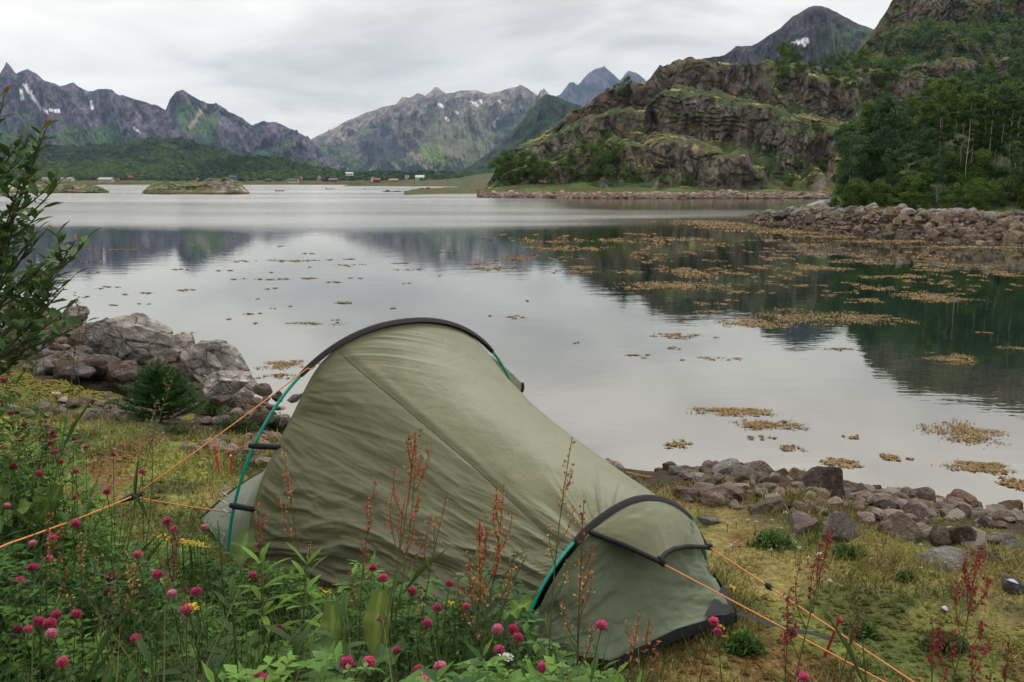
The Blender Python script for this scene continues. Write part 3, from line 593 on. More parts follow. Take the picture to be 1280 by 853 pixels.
mb = MB(); L_ = 3.6; mb.add([(0, -.5, .5), (0, .5, .5), (.5, .4, 1.0), (.5, -.4, 1.0), (.06, -.5, .5), (.06, .5, .5), (.56, .4, 1.0), (.56, -.4, 1.0)], [(0, 1, 2, 3), (4, 5, 6, 7), (0, 1, 5, 4), (1, 2, 6, 5), (2, 3, 7, 6), (3, 0, 4, 7)], (0.1, 0.2, 0.22)); part('windscreen', mb.mesh('windscreen'), M_PAINT, b_)
motor_boat(460, 237.4, 8, 'small white motor boat off the red barn', (0.55, 0.55, 0.52), -0.06)
motor_boat(52, 254.5, 14, 'pale beige boat moored closest to the camera below the flat islet', (0.42, 0.37, 0.28), 0.03)
def skerry(px, py, w, label):
    p = on_z(px, py, -0.05); r = np.random.default_rng(int(px)); b = MB(); m = p[1] / F
    for k in range(9):
        v = rock_verts(500 + k, ICO2); s = w * m * r.uniform(0.07, 0.2); x = (k / 8 - .5) * w * m * 0.85
        b.add(v * np.array([s, s, s * r.uniform(0.5, 1.0)]) + [x, r.uniform(-1, 1) * s, 0.05], ICO2[1], np.array([0.03, 0.022, 0.02]) * r.uniform(0.7, 1.6))
    tag(link('skerry', b.mesh('skerry'), M_CRAG, loc=p), kind='structure')
skerry(490, 240.2, 22, ''); skerry(548, 237.6, 50, '')

# ------------------------------------------------------------------ stones of the far beach (nobody could count them)
def beach_stones():
    r = np.random.default_rng(301); b = MB(); n = 1500
    px = r.uniform(600, 1040, n); e = r.uniform(0, 1, n) ** 1.2; pyb = interp([(596, 247.5), (640, 248.5), (760, 249.5), (900, 249), (1040, 247)], px); g = [on_z(a, q, 0.0) for a, q in zip(px, pyb)]
    y0 = np.interp(px, [596, 612, 700, 900, 1140], [150, 146, 142, 141, 140]); x = (px - 640) / F / (CP + .18 * SP)
    for k in range(6):
        m = np.arange(n) % 6 == k; s = r.uniform(0.16, 0.42, m.sum()) * np.where(r.random(m.sum()) < 0.08, 2.0, 1.0)
        y = y0[m] - 1.0 + e[m] * 5.0; P = np.stack([x[m] * y, y, 0.0 + e[m] * 0.75], -1)
        w = r.random(m.sum())[:, None]; c = (np.array([0.17, 0.10, 0.07]) * (1 - w) + np.array([0.30, 0.26, 0.23]) * w) * (0.6 + 0.6 * e[m])[:, None]
        b.scatter(rock_verts(310 + k, ICO1), ICO1[1], rotm(r.uniform(-.3, .3, m.sum()), 0, r.uniform(0, 6.3, m.sum())) * s[:, None, None], P, c)
    tag(link('beach_stones', b.mesh('beach_stones'), M_CRAG), 'grey and rust coloured stones heaped along the beach under the crag', 'stones', kind='stuff')
beach_stones()

# ------------------------------------------------------------------ individual trees
def crown_mesh(seed, H, W, n=1100, leaf=0.16, base=0.25, lobes=16, c1=(0.022, 0.045, 0.014), c2=(0.06, 0.09, 0.022)):
    r = np.random.default_rng(seed); b = MB(); pts = []; cols = []
    for k in range(lobes):
        h = r.uniform(base, 0.97); rad = W * (0.25 + 0.75 * math.sin(PI * min(1, (h - base) / (1 - base) * 0.85 + 0.1)) ** 0.8) * 0.75; a = r.uniform(0, 6.3); q = r.uniform(0.1, 1) ** 0.5 * rad
        c = np.array([q * math.cos(a), q * math.sin(a), h * H]); s = W * r.uniform(0.22, 0.42); m = n // lobes
        d = r.normal(size=(m, 3)); d /= np.linalg.norm(d, axis=1)[:, None]; d *= (r.random(m) ** 0.4)[:, None]; d[:, 2] *= 0.75
        pts.append(c + d * s); w = np.clip(r.uniform(0.1, 0.8) + r.normal(0, 0.2, m), 0, 1)[:, None]; cols.append(np.array(c1) * (1 - w) + np.array(c2) * w)
    P = np.concatenate(pts); Cc = np.concatenate(cols); m = len(P); s = leaf * r.uniform(0.6, 1.5, m)
    tv = [(-1, 0, 0), (0, -0.55, 0.1), (1, 0, 0), (0, 0.55, 0.1)]
    b.scatter(tv, [(0, 1, 2, 3)], rotm(r.uniform(-1.2, 1.2, m), r.uniform(-1.2, 1.2, m), r.uniform(0, 6.3, m)) * s[:, None, None], P, Cc); return b
def trunk_mesh(seed, H, W, r0=0.09, c=(0.30, 0.29, 0.26), top=0.85, limbs=4):
    r = np.random.default_rng(seed); b = MB(); z = np.linspace(-0.4, H * top, 9); x = np.cumsum(r.normal(0, 0.05 * H / 8, 9)); y = np.cumsum(r.normal(0, 0.05 * H / 8, 9)); P = np.stack([x - x[0], y - y[0], z], -1)
    b.tube(P, np.linspace(r0, r0 * 0.2, 9), c, 5)
    for k in range(limbs):
        i = r.integers(2, 8); a = r.uniform(0, 6.3); L = W * r.uniform(0.25, 0.55); e = P[i] + L * np.array([math.cos(a), math.sin(a), r.uniform(0.4, 1.0)])
        b.tube([P[i], (P[i] + e) / 2 + [0, 0, .1 * L], e], [r0 * .4, r0 * .25, r0 * .1], c, 4)
    return b
def tree_proto(kind, seed, H, W, **k):
    lo = dict(limbs=4, r0=k.pop('r0', 0.09), c=k.pop('tc', (0.30, 0.29, 0.26)), top=k.pop('top', 0.85))
    e = empty(kind, (0, 0, -50)); part('trunk', trunk_mesh(seed, H, W, **lo).mesh('trunk'), M_BARK, e); part('crown', crown_mesh(seed, H, W, **k).mesh('crown'), M_FAR, e); return e
USED = set()
def put(proto, loc, rz, s, label, cat, group):
    if proto.name in USED: o = copy_tree(proto)
    else: o = proto; USED.add(proto.name)
    o.location = loc; o.rotation_euler = (0, 0, rz); o.scale = (s, s, s) if np.isscalar(s) else s
    for k in ('label', 'category', 'group'):
        if k in o: del o[k]
    return tag(o, label, cat, group)
birch = [tree_proto('birch_tree', 400 + k, 7.0, 1.5, n=3000, leaf=0.095, base=0.4 if k < 4 else 0.22, lobes=24, c1=[(0.045, 0.085, 0.04), (0.055, 0.095, 0.03), (0.035, 0.07, 0.038)][k % 3], c2=[(0.11, 0.18, 0.07), (0.17, 0.23, 0.06), (0.09, 0.15, 0.065)][k % 3], r0=0.05, tc=(0.16, 0.15, 0.12)) for k in range(6)]
slim = [tree_proto('birch_tree', 420 + k, 7.5, 0.9, n=900, leaf=0.09, base=0.5, lobes=12, r0=0.045, tc=(0.34, 0.33, 0.27), top=0.95) for k in range(3)]
bushp = [tree_proto('willow_bush', 440 + k, 3.0, 1.5, n=2200, leaf=0.085, base=0.08, lobes=18, c1=(0.045, 0.085, 0.025), c2=(0.13, 0.20, 0.045), r0=0.05, tc=(0.08, 0.07, 0.05)) for k in range(4)]
def plant_point():
    r = np.random.default_rng(450)
    for k in range(190):
        P = 1045 + 330 * r.random() ** 0.9; d = 5 + 85 * r.random() ** 0.9
        if P < 1110 and d > 24: d = r.uniform(5, 24)
        x, y, z = point_xyz(P, d); lab = 'tall leafy birch crowded together with others on the wooded slope of the stony point'
        put(birch[r.integers(6)], (x, y, z - 0.1), r.uniform(0, 6.3), r.uniform(0.5, 0.95) * (1 if d > 12 else .75), lab, 'tree', 'birches on the wooded point')
    for px, d in ((1192, 9), (1200, 8), (1208, 9.5), (1222, 10), (1228, 8.6), (1241, 9), (1253, 10), (1262, 8), (1272, 9), (1180, 10), (1168, 8), (1215, 11), (1236, 11.5)):
        x, y, z = point_xyz(px, d); put(slim[r.integers(3)], (x, y, z - .1), r.uniform(0, 6.3), r.uniform(0.6, 0.85), 'slender pale trunked birch with a thin crown at the foot of the wooded slope', 'tree', 'slender birches by the bank')
    for k in range(60):
        P = r.uniform(1040, 1330); d = r.uniform(3.6, 9) if k < 44 else r.uniform(6, 20); x, y, z = point_xyz(P, d)
        put(bushp[r.integers(4)], (x, y, z - .1), r.uniform(0, 6.3), r.uniform(0.25, 0.6) if k < 44 else r.uniform(.6, 1.0), 'green willow bush behind the heaped stones of the point', 'bush', 'bushes along the stony point')
plant_point()
def plant_crag():
    r = np.random.default_rng(460); V = CRAG[1]; N = CRAG[2]; pxs, pys = proj(V); nt = 420
    def near(px, py):
        j = (pxs[:nt] - px) ** 2 + (pys[:nt] - py) ** 2; i = np.unravel_index(np.argmin(j), j.shape); return V[i]
    for (px, py, s, lab) in ([(x, y, s, 'leafy green tree in the grove at the low end of the crag') for x, y, s in ((622, 226, 1.3), (634, 224, 1.6), (646, 228, 1.5), (655, 218, 1.4), (664, 226, 1.7), (675, 229, 1.4), (640, 212, 1.2), (684, 224, 1.2), (690, 230, 1.0), (628, 216, 1.1), (668, 214, 1.1))]
            + [(757, 222, 2.6, 'large round dark green tree standing alone at the foot of the cliff')]
            + [(x, y, s, 'small green bush at the base of the cliff above the grassy strip') for x, y, s in ((705, 222, 1.2), (720, 227, .8), (738, 228, .9), (780, 225, 1.0), (795, 228, .8), (830, 230, .7), (860, 232, .7), (900, 232, .8), (940, 231, .8), (985, 232, .9), (1010, 231, 1.0))]
            + [(x, y, s, 'bushy birch on top of the crag against the sky and mountain') for x, y, s in ((778, 113, .8), (785, 111, 1.0), (770, 117, .8), (760, 121, .6), (975, 80, 1.6), (985, 82, 1.7), (995, 84, 1.3), (960, 84, .9), (1015, 88, 1.0), (1030, 88, 1.2), (1045, 90, 1.5), (1060, 90, 1.6), (1078, 92, 1.7), (925, 88, .6), (940, 86, .6))]
            + [(x, y, s, 'low dark scrub bush rooted on a ledge of the crag') for x, y, s in ((700, 178, .7), (730, 190, .8), (715, 205, .9), (760, 170, .6), (890, 128, .5), (980, 95, 1.2), (1000, 98, 1.2), (1040, 110, 1.2), (1060, 115, 1.4), (1080, 125, 1.4), (1100, 108, 1.6), (1110, 130, 1.6), (1090, 150, 1.2), (940, 160, .6), (1020, 165, .7), (1060, 170, .9), (1085, 185, 1.2), (1000, 210, .7), (1030, 215, .9), (1055, 218, 1.0), (960, 218, .6), (840, 205, .6), (1120, 100, 1.6))]):
        p = near(px, py); put(bushp[r.integers(4)], p - np.array([0, 0, .2]), r.uniform(0, 6.3), s * r.uniform(0.85, 1.15), lab, 'tree', 'bushes and trees on the crag')
plant_crag()

# ------------------------------------------------------------------ heaped stones of the point
ROCKS = [rock_verts(600 + k, ICO3, planes=10, dmin=0.38, dmax=0.8, sq=(1, (0.72 + 0.06 * (k % 4)), 0.5 + 0.07 * (k % 5)), rough=0.035) for k in range(10)]
ROCKME = []
for k, v in enumerate(ROCKS):
    b = MB(); nn = 0.85 + 0.3 * fbm(v[:, 0] * 2.5, v[:, 1] * 2.5, v[:, 2] * 2.5 + k, o=4, seed=610 + k); b.add(v, ICO3[1], np.stack([nn, nn, nn], -1)); m_ = b.mesh('rock'); m_.materials.append(M_ROCK); ROCKME.append(m_)
def rock(p, s, col, label, group=None, rz=None, sc=(1, 1, 1), tilt=0.25, k=None, name='rock'):
    k = random.randrange(len(ROCKME)) if k is None else k; o = bpy.data.objects.new(name, ROCKME[k]); COL.objects.link(o); o.location = p
    o.scale = (s * sc[0], s * sc[1], s * sc[2]); o.rotation_euler = (random.uniform(-tilt, tilt), random.uniform(-tilt, tilt), random.uniform(0, 6.3) if rz is None else rz); o.color = (*col, 1)
    return tag(o, label, 'rock', group)
RUST, GREY, PALE, DARKW, BROWN = np.array([0.185, 0.135, 0.092]), np.array([0.25, 0.228, 0.207]), np.array([0.36, 0.34, 0.325]), np.array([0.045, 0.035, 0.03]), np.array([0.12, 0.085, 0.065])
def riprap():
    r = np.random.default_rng(470)
    for k in range(285):
        u = r.random(); P = 948 + (1310 - 948) * r.random() ** 0.85; d = 0.15 + 3.0 * u; x, y, z = point_xyz(P, d); s = r.uniform(0.22, 0.47) * (1.0 if P > 990 else 0.85); w = u + r.normal(0, 0.12)
        if w < 0.25: c, lab = RUST * 0.55 + DARKW * .4, 'dark rust brown stone at the weed line of the stony point'
        elif w < 0.68: c, lab = RUST * r.uniform(0.85, 1.5), 'reddish brown stone midway up the heaped bank of the point'
        else: c, lab = GREY * r.uniform(0.75, 1.35), 'weathered grey stone along the top of the heaped bank of the point'
        rock((x, y, z + 0.03), s, c * np.array([1, r.uniform(.92, 1.05), r.uniform(.9, 1.05)]), lab, 'heaped stones of the point', name='riprap_stone')
    for px, d, s, c, lab in ((1018, 3.4, 0.95, PALE, 'long pale slab topping the tip of the stony point'), (1000, 2.8, .6, PALE * .85, 'pale rounded stone beside the long slab at the tip of the point'), (978, 1.8, .55, DARKW, 'black wet stone at the very tip of the stony point')):
        x, y, z = point_xyz(px, d); rock((x, y, z + .15), s, c, lab, sc=(1.2, .8, .8), rz=.3)
riprap()
def point_rubble():
    r = np.random.default_rng(471); b = MB()
    for k in range(5):
        n = 260; P = r.uniform(944, 1320, n); d = r.uniform(0.0, 3.3, n); x, y, z = point_xyz(P, d); s = r.uniform(.07, .15, n); w = np.clip(d / 3.3 + r.normal(0, .15, n), 0, 1)[:, None]
        b.scatter(rock_verts(475 + k, ICO1), ICO1[1], rotm(r.uniform(-.6, .6, n), 0, r.uniform(0, 6.3, n)) * s[:, None, None], np.column_stack([x, y, z + .04]), (RUST * (1 - w) + GREY * .9 * w) * r.uniform(.5, 1.2, (n, 1)))
    tag(link('rubble', b.mesh('rubble'), M_CRAG), 'small stones wedged between the heaped stones of the point', 'rubble', kind='stuff')
point_rubble()

# ------------------------------------------------------------------ haze
def haze():
    b = MB(); b.box((-5500, -300, -1.5), (5500, 6900, 860)); m = bpy.data.materials.new('haze'); m.use_nodes = True; nt = m.node_tree; nt.nodes.clear()
    o = nt.nodes.new('ShaderNodeOutputMaterial'); v = nt.nodes.new('ShaderNodeVolumePrincipled'); v.inputs['Density'].default_value = 0.00006; v.inputs['Color'].default_value = (0.50, 0.70, 1.0, 1); v.inputs['Anisotropy'].default_value = 0.2
    nt.links.new(v.outputs[0], o.inputs['Volume']); tag(link('haze', b.mesh('haze'), m), 'thin bluish haze in the air over the fjord', 'haze', kind='stuff')
haze()

# ------------------------------------------------------------------ near bank
SHORE = np.array([(-45, 46), (-26, 34), (-16, 25.5), (-9.7, 18.4), (-6.4, 14.6), (-4.6, 12.4), (-3.3, 11.0), (-2.2, 9.2), (-1.0, 8.2), (0.3, 7.7), (1.2, 7.4), (1.9, 7.35), (2.6, 7.1), (3.3, 6.8), (4.0, 6.3), (5.2, 5.8), (7.0, 5.2), (11, 4.0), (18, 1.0), (30, -6), (45, -16)], float)
def shore_d(x, y):
    """signed metres inland of the water line."""
    x, y = np.asarray(x, float), np.asarray(y, float); best = np.full(x.shape, 1e9); sgn = np.zeros(x.shape)
    for (x0, y0), (x1, y1) in zip(SHORE[:-1], SHORE[1:]):
        dx, dy = x1 - x0, y1 - y0; L2 = dx * dx + dy * dy
        t = np.clip(((x - x0) * dx + (y - y0) * dy) / L2, 0, 1); d = np.hypot(x - x0 - t * dx, y - y0 - t * dy)
        m = d < best; best = np.where(m, d, best); sgn = np.where(m, np.sign(dy * (x - x0) - dx * (y - y0)), sgn)
    return best * sgn
def gz(x, y, micro=True):
    x, y = np.asarray(x, float), np.asarray(y, float); d = shore_d(x, y)
    z = np.interp(d, [-30, -3, 0, 0.7, 1.6, 2.6, 3.4, 6, 30], [-2.5, -0.6, -0.05, 0.28, 0.62, 0.88, 0.98, 1.0, 1.3])
    z = z + 0.42 * sm(2.55, 1.2, y + 0.25 * np.maximum(x, 0) + 0.2 * np.minimum(x + .3, 0)) * sm(2.2, 0.3, x)
    z = z + 0.42 * sm(-1.0, -1.75, x) * sm(3.6, 2.4, y)
    if micro: z = z + (0.05 * fbm(x * 0.9, y * 0.9, o=3, seed=701) + 0.018 * fbm(x * 5, y * 5, o=3, seed=702)) * sm(-0.5, 1.5, d)
    return z
def axis(a, b, c, d, fine, coarse):
    return np.unique(np.round(np.concatenate([np.linspace(a, b, coarse), np.linspace(b, c, fine), np.linspace(c, d, coarse)]), 4))
def ground_material():
    m = bpy.data.materials.new('mossy_turf'); m.use_nodes = True; nt = m.node_tree; N = nt.nodes.new; L = nt.links.new; b = nt.nodes['Principled BSDF']
    geo = N('ShaderNodeNewGeometry'); at = N('ShaderNodeAttribute'); at.attribute_name = 'Col'
    def noise(s, d=6, r=.6):
        n = N('ShaderNodeTexNoise'); n.inputs['Scale'].default_value = s; n.inputs['Detail'].default_value = d; n.inputs['Roughness'].default_value = r; L(geo.outputs['Position'], n.inputs['Vector']); return n.outputs[0]
    mr = N('ShaderNodeMapRange'); mr.inputs[1].default_value = .3; mr.inputs[2].default_value = .7; mr.inputs[3].default_value = .45; mr.inputs[4].default_value = 1.5; L(noise(38), mr.inputs[0])
    vm = N('ShaderNodeVectorMath'); vm.operation = 'SCALE'; L(at.outputs['Color'], vm.inputs[0]); L(mr.outputs[0], vm.inputs[3]); L(vm.outputs[0], b.inputs['Base Color'])
    b.inputs['Roughness'].default_value = 0.95; b.inputs['Specular IOR Level'].default_value = 0.1
    bp = N('ShaderNodeBump'); bp.inputs['Strength'].default_value = 0.9; bp.inputs['Distance'].default_value = 0.02; L(noise(60, 8), bp.inputs['Height']); L(bp.outputs[0], b.inputs['Normal']); return m
TURF = [np.array(c) for c in ((0.255, 0.21, 0.075), (0.165, 0.185, 0.05), (0.17, 0.088, 0.04), (0.215, 0.225, 0.05), (0.06, 0.062, 0.026))]
def turf_colour(x, y):
    a = fbm(x * 0.8, y * 0.8, o=4, seed=711); b = fbm(x * 2.2, y * 2.2, o=4, seed=712); c = fbm(x * 1.3 + 7, y * 1.3, o=4, seed=713); one = np.ones(np.shape(x) + (3,))
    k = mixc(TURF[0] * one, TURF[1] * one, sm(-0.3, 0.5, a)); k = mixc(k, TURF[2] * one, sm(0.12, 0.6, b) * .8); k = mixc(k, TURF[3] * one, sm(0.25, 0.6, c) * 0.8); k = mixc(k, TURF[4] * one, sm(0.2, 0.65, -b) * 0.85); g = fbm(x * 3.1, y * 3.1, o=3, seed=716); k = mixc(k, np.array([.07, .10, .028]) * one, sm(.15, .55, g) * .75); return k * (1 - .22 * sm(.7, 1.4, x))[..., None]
def build_ground():
    xs = axis(-60, -14, 6.5, 60, 420, 22); ys = axis(-40, 0.6, 26, 62, 420, 22); X, Y = np.meshgrid(xs, ys); Z = gz(X, Y); D = shore_d(X, Y)
    c = turf_colour(X, Y); one = np.ones_like(c); n = fbm(X * 1.5, Y * 1.5, o=4, seed=714)
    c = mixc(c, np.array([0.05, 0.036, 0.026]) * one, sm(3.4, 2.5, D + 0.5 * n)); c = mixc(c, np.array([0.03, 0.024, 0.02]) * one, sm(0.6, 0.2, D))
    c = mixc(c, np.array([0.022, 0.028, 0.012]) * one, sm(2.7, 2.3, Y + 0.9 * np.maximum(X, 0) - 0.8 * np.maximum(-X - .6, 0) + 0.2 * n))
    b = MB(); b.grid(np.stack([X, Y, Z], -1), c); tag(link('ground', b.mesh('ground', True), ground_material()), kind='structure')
build_ground()
def gp(px, py, dz=0.0):
    """the point of the near ground seen at a photo pixel."""
    r = ray(px, py); lo, hi = 0.8, 60.0
    for t in np.linspace(1.0, 40, 800):
        p = np.array([0, 0, EYE]) + r * t
        if p[2] <= gz(p[0], p[1], False) + dz: return p
    return np.array([0, 0, EYE]) + r * 40

# ------------------------------------------------------------------ boulders and stones of the near bank
ICO5 = ico(5)
def boulder(px0, px1, pytop, pybot, y, seed, col, label, sq=(1, .8, .8), rz=0.0, planes=9, tilt=0.0, depth=0.75):
    a, b_ = at_y(px0, pybot, y), at_y(px1, pybot, y); top = at_y((px0 + px1) / 2, pytop, y); w = (b_[0] - a[0]) / 2; h = top[2] - a[2]
    v = rock_verts(seed, ICO5, planes=planes + 4, sq=(1, 1, 1), rough=0.02, dmin=0.45, dmax=0.85); c, s = math.cos(rz), math.sin(rz); v = v @ np.array([[c, s, 0], [-s, c, 0], [0, 0, 1]])
    lo, hi = v.min(0), v.max(0); v = (v - (lo + hi) / 2) / ((hi - lo) / 2) * np.array([w, w * depth, h * 0.62])
    nz = ridged(v[:, 0] * 2.2, v[:, 1] * 2.2, v[:, 2] * 3.2 + v[:, 0] * 1.5, o=4, seed=seed + 3); nn = v / (np.linalg.norm(v, axis=1)[:, None] + 1e-9); u_ = v / w; _, we, wi = worley(u_[:, 0] * 2.2 + u_[:, 2], u_[:, 1] * 2.2, u_[:, 2] * 3.2, seed + 30); _, we2, wi2 = worley(u_[:, 0] * 5 + u_[:, 2] * 2, u_[:, 1] * 5, u_[:, 2] * 7, seed + 34); v = v + nn * (w * (0.03 * (nz - .3) + .05 * wi - .035 * sm(.14, 0, we) + .018 * wi2))[:, None]
    v[:, 2] += tilt * v[:, 0]
    t = fbm(v[:, 0] * 6, v[:, 1] * 6, v[:, 2] * 6, o=4, g=.6, seed=seed + 4); cc = np.array([1, 1, 1]) * ((0.92 + 0.4 * t + .14 * wi + .12 * wi2 - .3 * sm(.1, 0, we)) * (1 - 0.6 * sm(.86, .97, ridged(v[:, 0] * 3 + v[:, 2], v[:, 1] * 3, v[:, 2] * 5, o=2, seed=seed + 8))))[:, None]
    m = MB(); m.add(v, ICO5[1], cc); me = m.mesh('boulder'); me.materials.append(M_ROCK)
    o = bpy.data.objects.new('boulder', me); COL.objects.link(o); o.location = ((a[0] + b_[0]) / 2, y, a[2] + h * 0.38); o.color = (*col, 1); return tag(o, label, 'boulder', 'big boulders by the water')
BG = np.array([0.285, 0.26, 0.24])
boulder(128, 228, 391, 462, 9.0, 801, BG, 'tallest pale grey boulder at the water, with streaked cracked face behind the rubble', rz=.4, tilt=-0.12)
boulder(196, 262, 418, 470, 9.0, 802, BG * np.array([.95, .88, .9]), 'pinkish grey pointed boulder wedged between the two largest boulders', rz=1.1)
boulder(232, 322, 428, 492, 8.5, 803, BG * 0.95, 'broad grey boulder nearest the tent sloping down to the water', rz=2.2, tilt=-0.25)
boulder(252, 316, 463, 493, 8.0, 804, BG * 1.12, 'lighter flat topped boulder in front of the broad sloping one', rz=.2)
boulder(108, 146, 396, 432, 9.6, 805, BG * 0.7, 'darker grey slab leaning on the back of the tallest boulder', rz=.8)
boulder(70, 112, 384, 408, 11.5, 806, BG * 0.7, 'low grey boulder at the far end of the rubble heap', rz=1.8)
MOSSY = plain('moss_cushion', (0.15, 0.135, 0.036), 0.95, 0.05, 0.9, 60)
def bank_rocks():
    r = np.random.default_rng(820)
    named = [  # px centre, py bottom, width px, colour, squash, label  (right-hand bank)
        (907, 606, 46, PALE * .95, 1.0, 'light grey speckled pointed rock standing highest beside the tent'), (893, 640, 60, np.array([.24, .17, .14]), .75, 'large smooth pinkish brown slab leaning in front of the light pointed rock'),
        (928, 614, 50, GREY * 1.05, .8, 'rounded grey lichen covered rock behind the red rubble'), (963, 621, 24, BROWN * 1.2, .9, 'small brown block beside the grey lichen covered rock'),
        (875, 604, 40, RUST * .8, .5, 'flat dark rust slab tucked behind the light pointed rock'), (960, 650, 58, np.array([.23, .17, .13]), .6, 'tan triangular rock half sunk in the turf'),
        (1043, 634, 66, np.array([.085, .06, .05]), .8, 'big dark brown domed rock against the water'), (1031, 630, 30, np.array([.2, .15, .12]), .75, 'tan rounded stone lying on the big dark domed rock'),
        (1068, 646, 24, PALE * .9, .8, 'small pale grey round stone beside the big dark domed rock'), (1062, 682, 52, np.array([.27, .23, .2]), .8, 'pale pinkish rock with a flat face in front of the rubble'),
        (1010, 672, 56, np.array([.25, .19, .165]), .6, 'broad pinkish stone at the edge of the turf'), (1125, 678, 66, RUST * .95, .75, 'wide rust brown rock with a white shell lying on it'),
        (1150, 658, 44, np.array([.14, .1, .075]), .8, 'brown rock with a flat lit top above the waterline'), (1215, 690, 52, RUST * .7, .85, 'large dark rust rock at the right of the bank'), (1180, 686, 48, RUST * .75, .8, 'rust brown cracked rock beside the large dark rust rock'),
        (1188, 715, 78, GREY * 1.15, .5, 'long flat pale grey slab lying at the edge of the turf'), (1264, 690, 40, GREY * .95, .8, 'grey mossy rock at the frame edge by the water'), (1243, 712, 44, np.array([.13, .1, .08]), .8, 'dark brown angular rock behind the long grey slab'),
        (1090, 658, 40, RUST * .8, .6, 'reddish slab slanting to the water between two dark rocks'), (1268, 742, 40, np.array([.13, .12, .11]), .8, 'dark grey rock low at the edge of the mossy turf'), (886, 660, 34, GREY * 1.1, .5, 'small grey speckled stone sunk in the turf near the tent foot'),
        (985, 648, 34, RUST * .5, .9, 'nearly black rust stone in the shadow of the rubble'), (1208, 655, 34, RUST * .7, .8, 'rust stone perched on the waterline rocks')]
    for px, py, w, c, sq, lab in named:
        p = gp(px, py); s = w / 2 * p[1] / F * 1.22; rock(p + np.array([0, s * .5, s * sq * 0.35]), s, c, lab, 'rocks of the near bank', sc=(1, .9, sq * 1.35), tilt=.3)
    pool = [(np.array([.19, .11, .072]), 'rusty brown stone in the rubble of the near bank'), (BROWN, 'dull brown stone in the rubble of the near bank'), (GREY * .9, 'grey stone in the rubble of the near bank'), (np.array([.2, .15, .12]), 'tan stone in the rubble of the near bank'), (RUST * .45, 'dark wet looking stone in the rubble of the near bank')]
    n = 0
    while n < 165:
        x = r.uniform(0.5, 5.2); d = r.uniform(0.05, 2.9) ** 1.0; xs = r.uniform(.9, 5.5); k = np.searchsorted(SHORE[:, 0], xs) - 1; t = (xs - SHORE[k, 0]) / (SHORE[k + 1, 0] - SHORE[k, 0]); q = SHORE[k] * (1 - t) + SHORE[k + 1] * t
        tang = SHORE[k + 1] - SHORE[k]; nrm = np.array([tang[1], -tang[0]]) / np.hypot(*tang); P = q + nrm * d; s = r.uniform(0.05, 0.13) * (1.1 if d < 1.8 else .7)
        i = r.choice([0, 0, 1, 3, 3, 2, 4]) if d > .8 else r.choice([0, 0, 1, 4, 4]); c, lab = pool[i]; n += 1
        rock((P[0], P[1], float(gz(P[0], P[1])) + s * .3), s, c * r.uniform(.75, 1.35), lab, 'rubble stones of the near bank', sc=(1, r.uniform(.7, 1), r.uniform(.8, 1.3)), tilt=.6)
    pool2 = [(BROWN * 1.3, 'brown flat stone in the heap left of the boulders'.replace('left of', 'beside')), (GREY * .8, 'grey flat stone in the heap beside the boulders'), (np.array([.2, .145, .115]), 'pinkish tan stone in the heap beside the boulders'), (RUST * .5, 'dark stone in the heap beside the boulders')]
    for k in range(105):
        px = r.uniform(46, 215) if k < 85 else r.uniform(300, 400); py = r.uniform(395, 466) if k < 85 else r.uniform(478, 530)
        if k < 85 and (py - 395) < (px - 90) * .35: continue
        y = np.interp(py, [395, 466, 530], [11.5, 7.6, 6.2]); p = at_y(px, py, y); s = r.uniform(0.10, 0.26) * (1 if k < 85 else .4); i = r.integers(4); c, lab = pool2[i]
        rock((p[0], p[1], p[2] - .04), s, c * r.uniform(.75, 1.3), lab if k < 85 else lab.replace('in the heap beside the boulders', 'on the shingle between boulders and tent'), 'stones of the rubble heap', sc=(1, r.uniform(.6, 1), r.uniform(.5, 1.0)), tilt=.5)
    for px, py, w, c, lab in ((196, 456, 42, np.array([.22, .15, .12]), 'flat pinkish slab lying in front of the tallest boulder'), (162, 466, 34, np.array([.2, .15, .13]), 'rounded pinkish stone beside the young spruce'), (100, 440, 36, GREY * .7, 'dark grey block in the middle of the rubble heap'), (180, 440, 30, GREY, 'tilted grey slab propped against the tallest boulder'), (120, 455, 30, BROWN * 1.2, 'brown slab near the mossy turf'), (275, 500, 34, np.array([.2, .13, .11]), 'reddish flat stone under the light boulder')):
        y = np.interp(py, [395, 466, 530], [11.5, 7.4, 6.2]); p = at_y(px, py, y); s = w / 2 * y / F; rock(p, s, c, lab, 'stones of the rubble heap', sc=(1, .8, .8))
bank_rocks()
def rubble():
    r = np.random.default_rng(830); b = MB()
    for k in range(5):
        n = 1000; xs = np.concatenate([r.uniform(-9, 6, n)]); i = np.clip(np.searchsorted(SHORE[:, 0], xs) - 1, 0, len(SHORE) - 2); t = (xs - SHORE[i, 0]) / (SHORE[i + 1, 0] - SHORE[i, 0]); q = SHORE[i] * (1 - t)[:, None] + SHORE[i + 1] * t[:, None]
        tg = SHORE[i + 1] - SHORE[i]; nr = np.stack([tg[:, 1], -tg[:, 0]], -1) / np.hypot(tg[:, 0], tg[:, 1])[:, None]; d = r.uniform(-.3, 3.2, n); P = q + nr * d[:, None]; s = r.uniform(.015, .075, n)
        w = r.random(n)[:, None]; c = RUST * .8 * (1 - w) + np.array([.2, .17, .15]) * w; b.scatter(rock_verts(840 + k, ICO1), ICO1[1], rotm(r.uniform(-.6, .6, n), 0, r.uniform(0, 6.3, n)) * s[:, None, None], np.column_stack([P, gz(P[:, 0], P[:, 1]) + s * .3]), c * r.uniform(.6, 1.2, (n, 1)))
    tag(link('shingle', b.mesh('shingle'), M_CRAG), 'small broken stones filling the gaps between the bank rocks', 'shingle', kind='stuff')
rubble()

